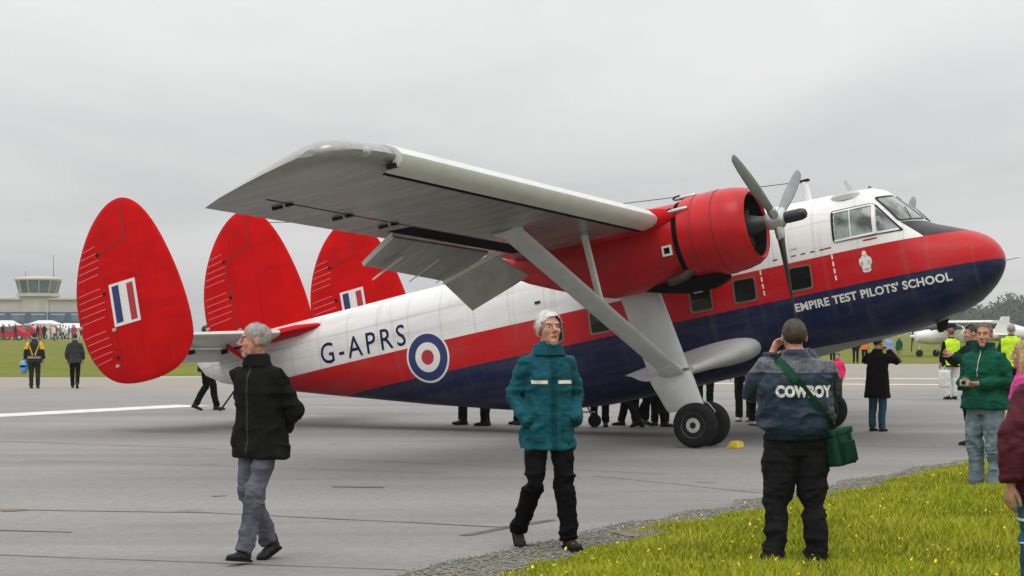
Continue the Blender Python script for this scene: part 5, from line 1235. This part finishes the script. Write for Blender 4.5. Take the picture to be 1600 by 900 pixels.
# ------------------------------------------------------------------ light aircraft on the grass, right
def light_plane(px, Y, hd, lb, high=True, accent=m_navy):
    q = AT(px, Y); e = empty('light_aircraft', (q.x, q.y, ground_z(q.x, q.y)), R(hd)); tag(e, lb, 'aircraft')
    rr = [[(x, w_*math.cos(t), zc+hh*math.sin(t)) for t in np.linspace(0, 2*math.pi, 18, endpoint=False)] for x, w_, hh, zc in ((2.35, .12, .12, 1.25), (2.25, .38, .32, 1.2), (1.3, .5, .45, 1.22), (.6, .55, .65, 1.4), (-.6, .55, .68, 1.42), (-1.8, .35, .42, 1.32), (-4.6, .08, .14, 1.30), (-4.9, .03, .08, 1.3))]
    f = obj('fuselage', loft(rr), m_white, e, 60)
    wzz = 2.1 if high else .9
    obj('wing', loft([[(p_[0], y, p_[1]) for p_ in af(.7, -.75, wzz+(0 if high else .06*abs(y)), .13, 9)] for y in (5.2, 0, -5.2)]), m_white, e, 40)
    obj('tailplane', loft([[(p_[0], y, p_[1]) for p_ in af(-4.0, -4.9, 1.35, .08, 7)] for y in (1.7, 0, -1.7)]), m_white, e, 40)
    obj('tail_fin', loft([[(x0, -.04, z_), (x0, .04, z_), (x1, .03, z_), (x1, -.03, z_)] for z_, x0, x1 in ((1.3, -3.6, -4.9), (2.5, -4.4, -5.0))]), accent, e, 30)
    obj('cabin_glass', loft([[(x, w_*math.cos(t), zc+hh*math.sin(t)) for t in np.linspace(0, 2*math.pi, 18, endpoint=False)] for x, w_, hh, zc in ((1.25, .30, .20, 1.62), (.6, .53, .42, 1.68), (-.5, .54, .42, 1.70), (-1.1, .40, .28, 1.66))]), m_glass, f, 60)
    obj('stripe', box(-4, 2.0, -.565, -.10, 1.18, 1.26) if False else loft([[(x, sg*w_, z_) for z_ in (1.15, 1.24) for sg in (-1, 1)] for x, w_ in ((1.9, .44), (.6, .562), (-.6, .562))]), accent, f, 0)
    obj('propeller', tube([(2.42, -.1, .35), (2.42, 0, 1.25), (2.42, .1, 2.15)], [.05, .09, .05], 8, True, .3), m_seam, e); obj('spinner', lathe([(2.3, .15), (2.5, .1), (2.6, .02)], 12, 'x', (0, 0, 1.25)), m_white, e)
    for c_ in ((1.9, 0), (-.2, 1.1), (-.2, -1.1)):
        w_ = obj('wheel', lathe([(-.07, .08), (-.07, .22), (.07, .22), (.07, .08)], 18, 'y', (c_[0], c_[1], .22)), m_tyre, e); obj('gear_leg', tube([(c_[0], c_[1]*.35, 1.0), (c_[0], c_[1], .25)], [.05, .04], 8), m_white, w_)
    if high:
        for sg in (-1, 1): obj('wing_strut', tube([(.1, sg*.45, 1.0), (0, sg*2.4, 2.05)], [.04, .04], 8), m_white, e)
light_plane(1476, 118, 205, 'white high-wing light aircraft parked on the grass below the nose of the large aircraft', True, m_white)
light_plane(1560, 135, 160, 'white low-wing light aircraft on the grass behind the man in green fleece', False, m_red)
light_plane(1690, 150, 190, 'white high-wing light aircraft at the right edge beyond the stewards', True, m_red)

# ------------------------------------------------------------------ trees on the right horizon
m_bark = mat('bark', (.06, .045, .035), .9, var=.3, vscale=4)
def leafm(name, c):
    k_ = NT(name); t_ = k_.n('ShaderNodeTexCoord'); n_ = k_.noise(t_.outputs['Object'], 1.2, 4)
    k_.L(k_.ramp(n_, .3, tuple(x*.65 for x in c), .7, tuple(x*1.35 for x in c)), k_.b.inputs['Base Color']); k_.b.inputs['Roughness'].default_value = .75; return k_.m
leafs = [leafm('foliage_a', (.050, .075, .030)), leafm('foliage_b', (.065, .085, .035)), leafm('foliage_c', (.042, .065, .034))]
def tree(name, label, px, Y, h_, wid, m_, seed, nleaf=2600, leaf=.42):
    r = np.random.default_rng(seed); q = AT(px, Y); e = empty(name, (q.x, q.y, ground_z(q.x, q.y)-.1)); tag(e, label, 'tree', 'trees along the horizon')
    tr = [tube([(0, 0, 0), (.1, 0, h_*.25), (.0, .1, h_*.6)], [h_*.035, h_*.026, h_*.012], 8)]
    cl = []
    for i in range(9):
        a = r.uniform(0, 6.28); z_ = h_*r.uniform(.28, .82); rr_ = wid*.5*r.uniform(.25, .75)*(1.1-.5*z_/h_); c_ = Vector((rr_*math.cos(a), rr_*math.sin(a), z_)); cl.append((c_, wid*r.uniform(.20, .32)))
        tr.append(tube([(0, 0, z_*.55), tuple(c_*.6+Vector((0, 0, z_*.25))), tuple(c_)], [h_*.012, h_*.008, h_*.004], 6))
    cl.append((Vector((0, 0, h_*.78)), wid*.28)); cl.append((Vector((0, 0, h_*.5)), wid*.36))
    obj('trunk', join(*tr), m_bark, e, 60)
    per = nleaf//len(cl); V = []; F = []
    for c_, rad in cl:
        d = r.normal(size=(per, 3)); d /= np.linalg.norm(d, axis=1)[:, None]; rr_ = rad*r.uniform(.55, 1.08, per)**.6
        P = np.array(c_)+d*rr_[:, None]*np.array([1, 1, .85]); n_ = d+r.normal(size=(per, 3))*.5; u = np.cross(n_, r.normal(size=(per, 3))); u /= np.linalg.norm(u, axis=1)[:, None]; v_ = np.cross(n_/np.linalg.norm(n_, axis=1)[:, None], u)
        L = leaf*r.uniform(.6, 1.2, per)[:, None]
        b0 = len(V); V += np.concatenate([P-u*L*.5, P+u*L*.5, P+v_*L], 0).tolist(); F += [(b0+i, b0+i+per, b0+i+2*per) for i in range(per)]
    me = new_mesh('crown', V, F); link('crown', me, m_, e, 0)
shape_w = ['broad', 'tall rounded', 'low spreading', 'narrow', 'lopsided']
tl = [(1500, 640, 7.2, 12), (1517, 620, 8.2, 11), (1536, 650, 7.4, 13), (1552, 610, 8.3, 10), (1572, 600, 9.2, 12), (1590, 580, 10.0, 12), (1610, 575, 9.5, 12), (1630, 590, 10.2, 13), (1480, 660, 6.4, 12), (1462, 670, 6.0, 12), (1443, 680, 5.6, 13), (1525, 560, 4.6, 10), (1565, 560, 5.0, 11), (1600, 555, 5.4, 10)]
tl.sort()
ORD = ['first', 'second', 'third', 'fourth', 'fifth', 'sixth', 'seventh', 'eighth', 'ninth', 'tenth', 'eleventh', 'twelfth', 'thirteenth', 'fourteenth']
for i, (px, Y, h_, wd) in enumerate(tl):
    tree('tree', '%s tree from the left in the hazy tree line on the right-hand horizon' % ORD[i], px, Y, h_*1.22, wd*1.15, leafs[i % 3], 300+i, 1700, .85)
# ------------------------------------------------------------------ foreground grass, flowers and verge stones
def inside_grass(x, y):
    # signed distance to the right of the inner verge line
    ix = np.interp(y, [p.y for p in inner], [p.x for p in inner])
    return x-ix
gm_ = NT('grass_blades'); tg_ = gm_.n('ShaderNodeTexCoord'); at_ = gm_.n('ShaderNodeAttribute', attribute_name='tint')
cg = gm_.ramp(at_.outputs['Fac'], 0.0, (.15, .19, .006), 1.0, (.52, .50, .06)); pt_ = gm_.noise(tg_.outputs['Object'], .7, 4)
cg = gm_.mix(gm_.math('MULTIPLY', gm_.ramp(pt_, .40, (0, 0, 0), .65, (1, 1, 1)), .5), cg, (.36, .42, .015)); gm_.L(cg, gm_.b.inputs['Base Color']); gm_.b.inputs['Roughness'].default_value = .7; gm_.b.inputs['Specular IOR Level'].default_value = .06
gm_.b.inputs['Subsurface Weight'].default_value = 0.0
N = 330000
Yb = 9.0+rng.uniform(0, 1, N)**1.25*21.0; Xmax = Yb*.285+.6
Xb = rng.uniform(-.5, 1, N)*0+rng.uniform(0, 1, N)
ixl = np.interp(Yb, [p.y for p in inner], [p.x for p in inner]); lo = np.maximum(ixl-.35, -Yb*.29); Xb = lo+Xb*np.maximum(Xmax-lo, 0)
d = Xb-ixl; edge_n = vnoise(np.stack([Xb, Yb, Yb*0], 1), 2.3, 4)*.28
keep = (Xmax > lo) & ((d+edge_n > .0) | (rng.uniform(0, 1, N) < .035)) & (d > -.4)
Xb, Yb, d = Xb[keep], Yb[keep], d[keep]; n = len(Xb)
tuft = vnoise(np.stack([Xb, Yb, Yb*0], 1), 1.1, 9); tuft2 = vnoise(np.stack([Xb, Yb, Yb*0], 1), 4.5, 11)
hgt = (.068+.045*tuft+.035*tuft2)*np.clip(.35+d*.9, .3, 1.15)*rng.uniform(.5, 1.45, n); hgt = np.maximum(hgt, .02)
ang = rng.uniform(0, 6.28, n); ld = rng.uniform(0, 6.28, n); ll = hgt*rng.uniform(.15, .75, n); w_ = rng.uniform(.0022, .0048, n)*(1+Yb*.03)
cx_, sx_ = np.cos(ang)*w_, np.sin(ang)*w_; bx, by = np.cos(ld)*ll, np.sin(ld)*ll
z0 = np.zeros(n)
A = np.stack([Xb-cx_, Yb-sx_, z0], 1); B = np.stack([Xb+cx_, Yb+sx_, z0], 1)
C = np.stack([Xb+cx_*.7+bx*.35, Yb+sx_*.7+by*.35, hgt*.6], 1); D = np.stack([Xb-cx_*.7+bx*.35, Yb-sx_*.7+by*.35, hgt*.6], 1); T = np.stack([Xb+bx, Yb+by, hgt*.98], 1)
V = np.stack([A, B, C, D, T], 1).reshape(-1, 3)
base = np.arange(n)*5
loops = np.stack([base, base+1, base+2, base+3, base+3, base+2, base+4], 1).ravel()
starts = np.stack([np.arange(n)*7, np.arange(n)*7+4], 1).ravel()
me = bpy.data.meshes.new('grass'); me.vertices.add(n*5); me.vertices.foreach_set('co', V.astype(np.float32).ravel()); me.loops.add(n*7); me.loops.foreach_set('vertex_index', loops.astype(np.int32))
me.polygons.add(n*2); me.polygons.foreach_set('loop_start', starts.astype(np.int32)); me.update(calc_edges=True)
at2 = me.attributes.new('tint', 'FLOAT', 'POINT'); at2.data.foreach_set('value', np.repeat(np.clip(.47+.30*tuft2+.2*tuft+rng.normal(0, .25, n)+(rng.uniform(0,1,n)<.04)*.6, 0, 1), 5).astype(np.float32))
tag(link('grass', me, gm_.m, None, 0), 'short bright green grass along the edge of the tarmac', 'grass', None, 'stuff')
# buttercups
fl = []; nfl = 0; FV = []; FF = []
while nfl < 420:
    y = 9.5+rng.uniform()**1.1*12; x = rng.uniform(-.1, y*.285); dd = x-np.interp(y, [p.y for p in inner], [p.x for p in inner])
    if dd < .1 or float(vnoise([(x, y, 0)], .55, 21)[0])+rng.uniform(-.7, .5) < -.1: continue
    z = rng.uniform(.07, .17); r_ = rng.uniform(.006, .011); b = len(FV); nfl += 1
    tl_ = rng.normal(size=2)*.5
    for q in range(5):
        a = 2*math.pi*q/5; FV.append((x+r_*math.cos(a), y+r_*math.sin(a), z+.004+tl_[0]*r_*math.cos(a)+tl_[1]*r_*math.sin(a)))
    FV.append((x, y, z-.004)); FF += [(b+q, b+(q+1) % 5, b+5) for q in range(5)]
tag(obj('buttercups', (FV, FF), mat('petal_yellow', (.80, .62, .01), .5, var=.1), None, 0), 'tiny yellow buttercups scattered through the foreground grass', 'flowers', None, 'stuff')
# loose stones on the verge
SV = []; SF = []
oct_ = [(1, 0, 0), (-1, 0, 0), (0, 1, 0), (0, -1, 0), (0, 0, 1), (0, 0, -1)]; of = [(0, 2, 4), (2, 1, 4), (1, 3, 4), (3, 0, 4), (2, 0, 5), (1, 2, 5), (3, 1, 5), (0, 3, 5)]
for i in range(9000):
    y = 9+rng.uniform()**1.2*14; k0 = np.interp(y, [p.y for p in tar_edge], [p.x for p in tar_edge]); k1 = np.interp(y, [p.y for p in inner], [p.x for p in inner])
    x = k0+(k1-k0)*rng.uniform(-.12, 1.25); r_ = rng.uniform(.004, .013)*(1+.02*y); a = rng.uniform(0, 6.28); b = len(SV); q = rng.uniform(.6, 1.3, 3)
    for v_ in oct_:
        X, Y_, Z = v_[0]*r_*q[0], v_[1]*r_*q[1], v_[2]*r_*q[2]*.7; SV.append((x+X*math.cos(a)-Y_*math.sin(a), y+X*math.sin(a)+Y_*math.cos(a), .006+r_*.3+Z))
    SF += [tuple(j_+b for j_ in f) for f in of]
tag(obj('gravel_stones', (SV, SF), mat('stone_grey', (.20, .19, .17), .9, var=.5, vscale=30), None, 0), 'loose grey gravel along the broken tarmac edge', 'gravel', None, 'stuff')
# ------------------------------------------------------------------ haze
hz = bpy.data.objects.new('haze', new_mesh('haze', *box(-5200, 5200, -420, 6100, -1.2, 16.0))); COL.objects.link(hz)
hm = bpy.data.materials.new('haze'); hm.use_nodes = True; hm.node_tree.nodes.clear()
ho = hm.node_tree.nodes.new('ShaderNodeOutputMaterial'); hv = hm.node_tree.nodes.new('ShaderNodeVolumePrincipled')
hv.inputs['Color'].default_value = (.86, .88, .90, 1); hv.inputs['Density'].default_value = .00035; hv.inputs['Anisotropy'].default_value = .2
hm.node_tree.links.new(hv.outputs[0], ho.inputs['Volume']); hz.data.materials.append(hm); hz.display_type = 'WIRE'
tag(hz, kind='stuff')
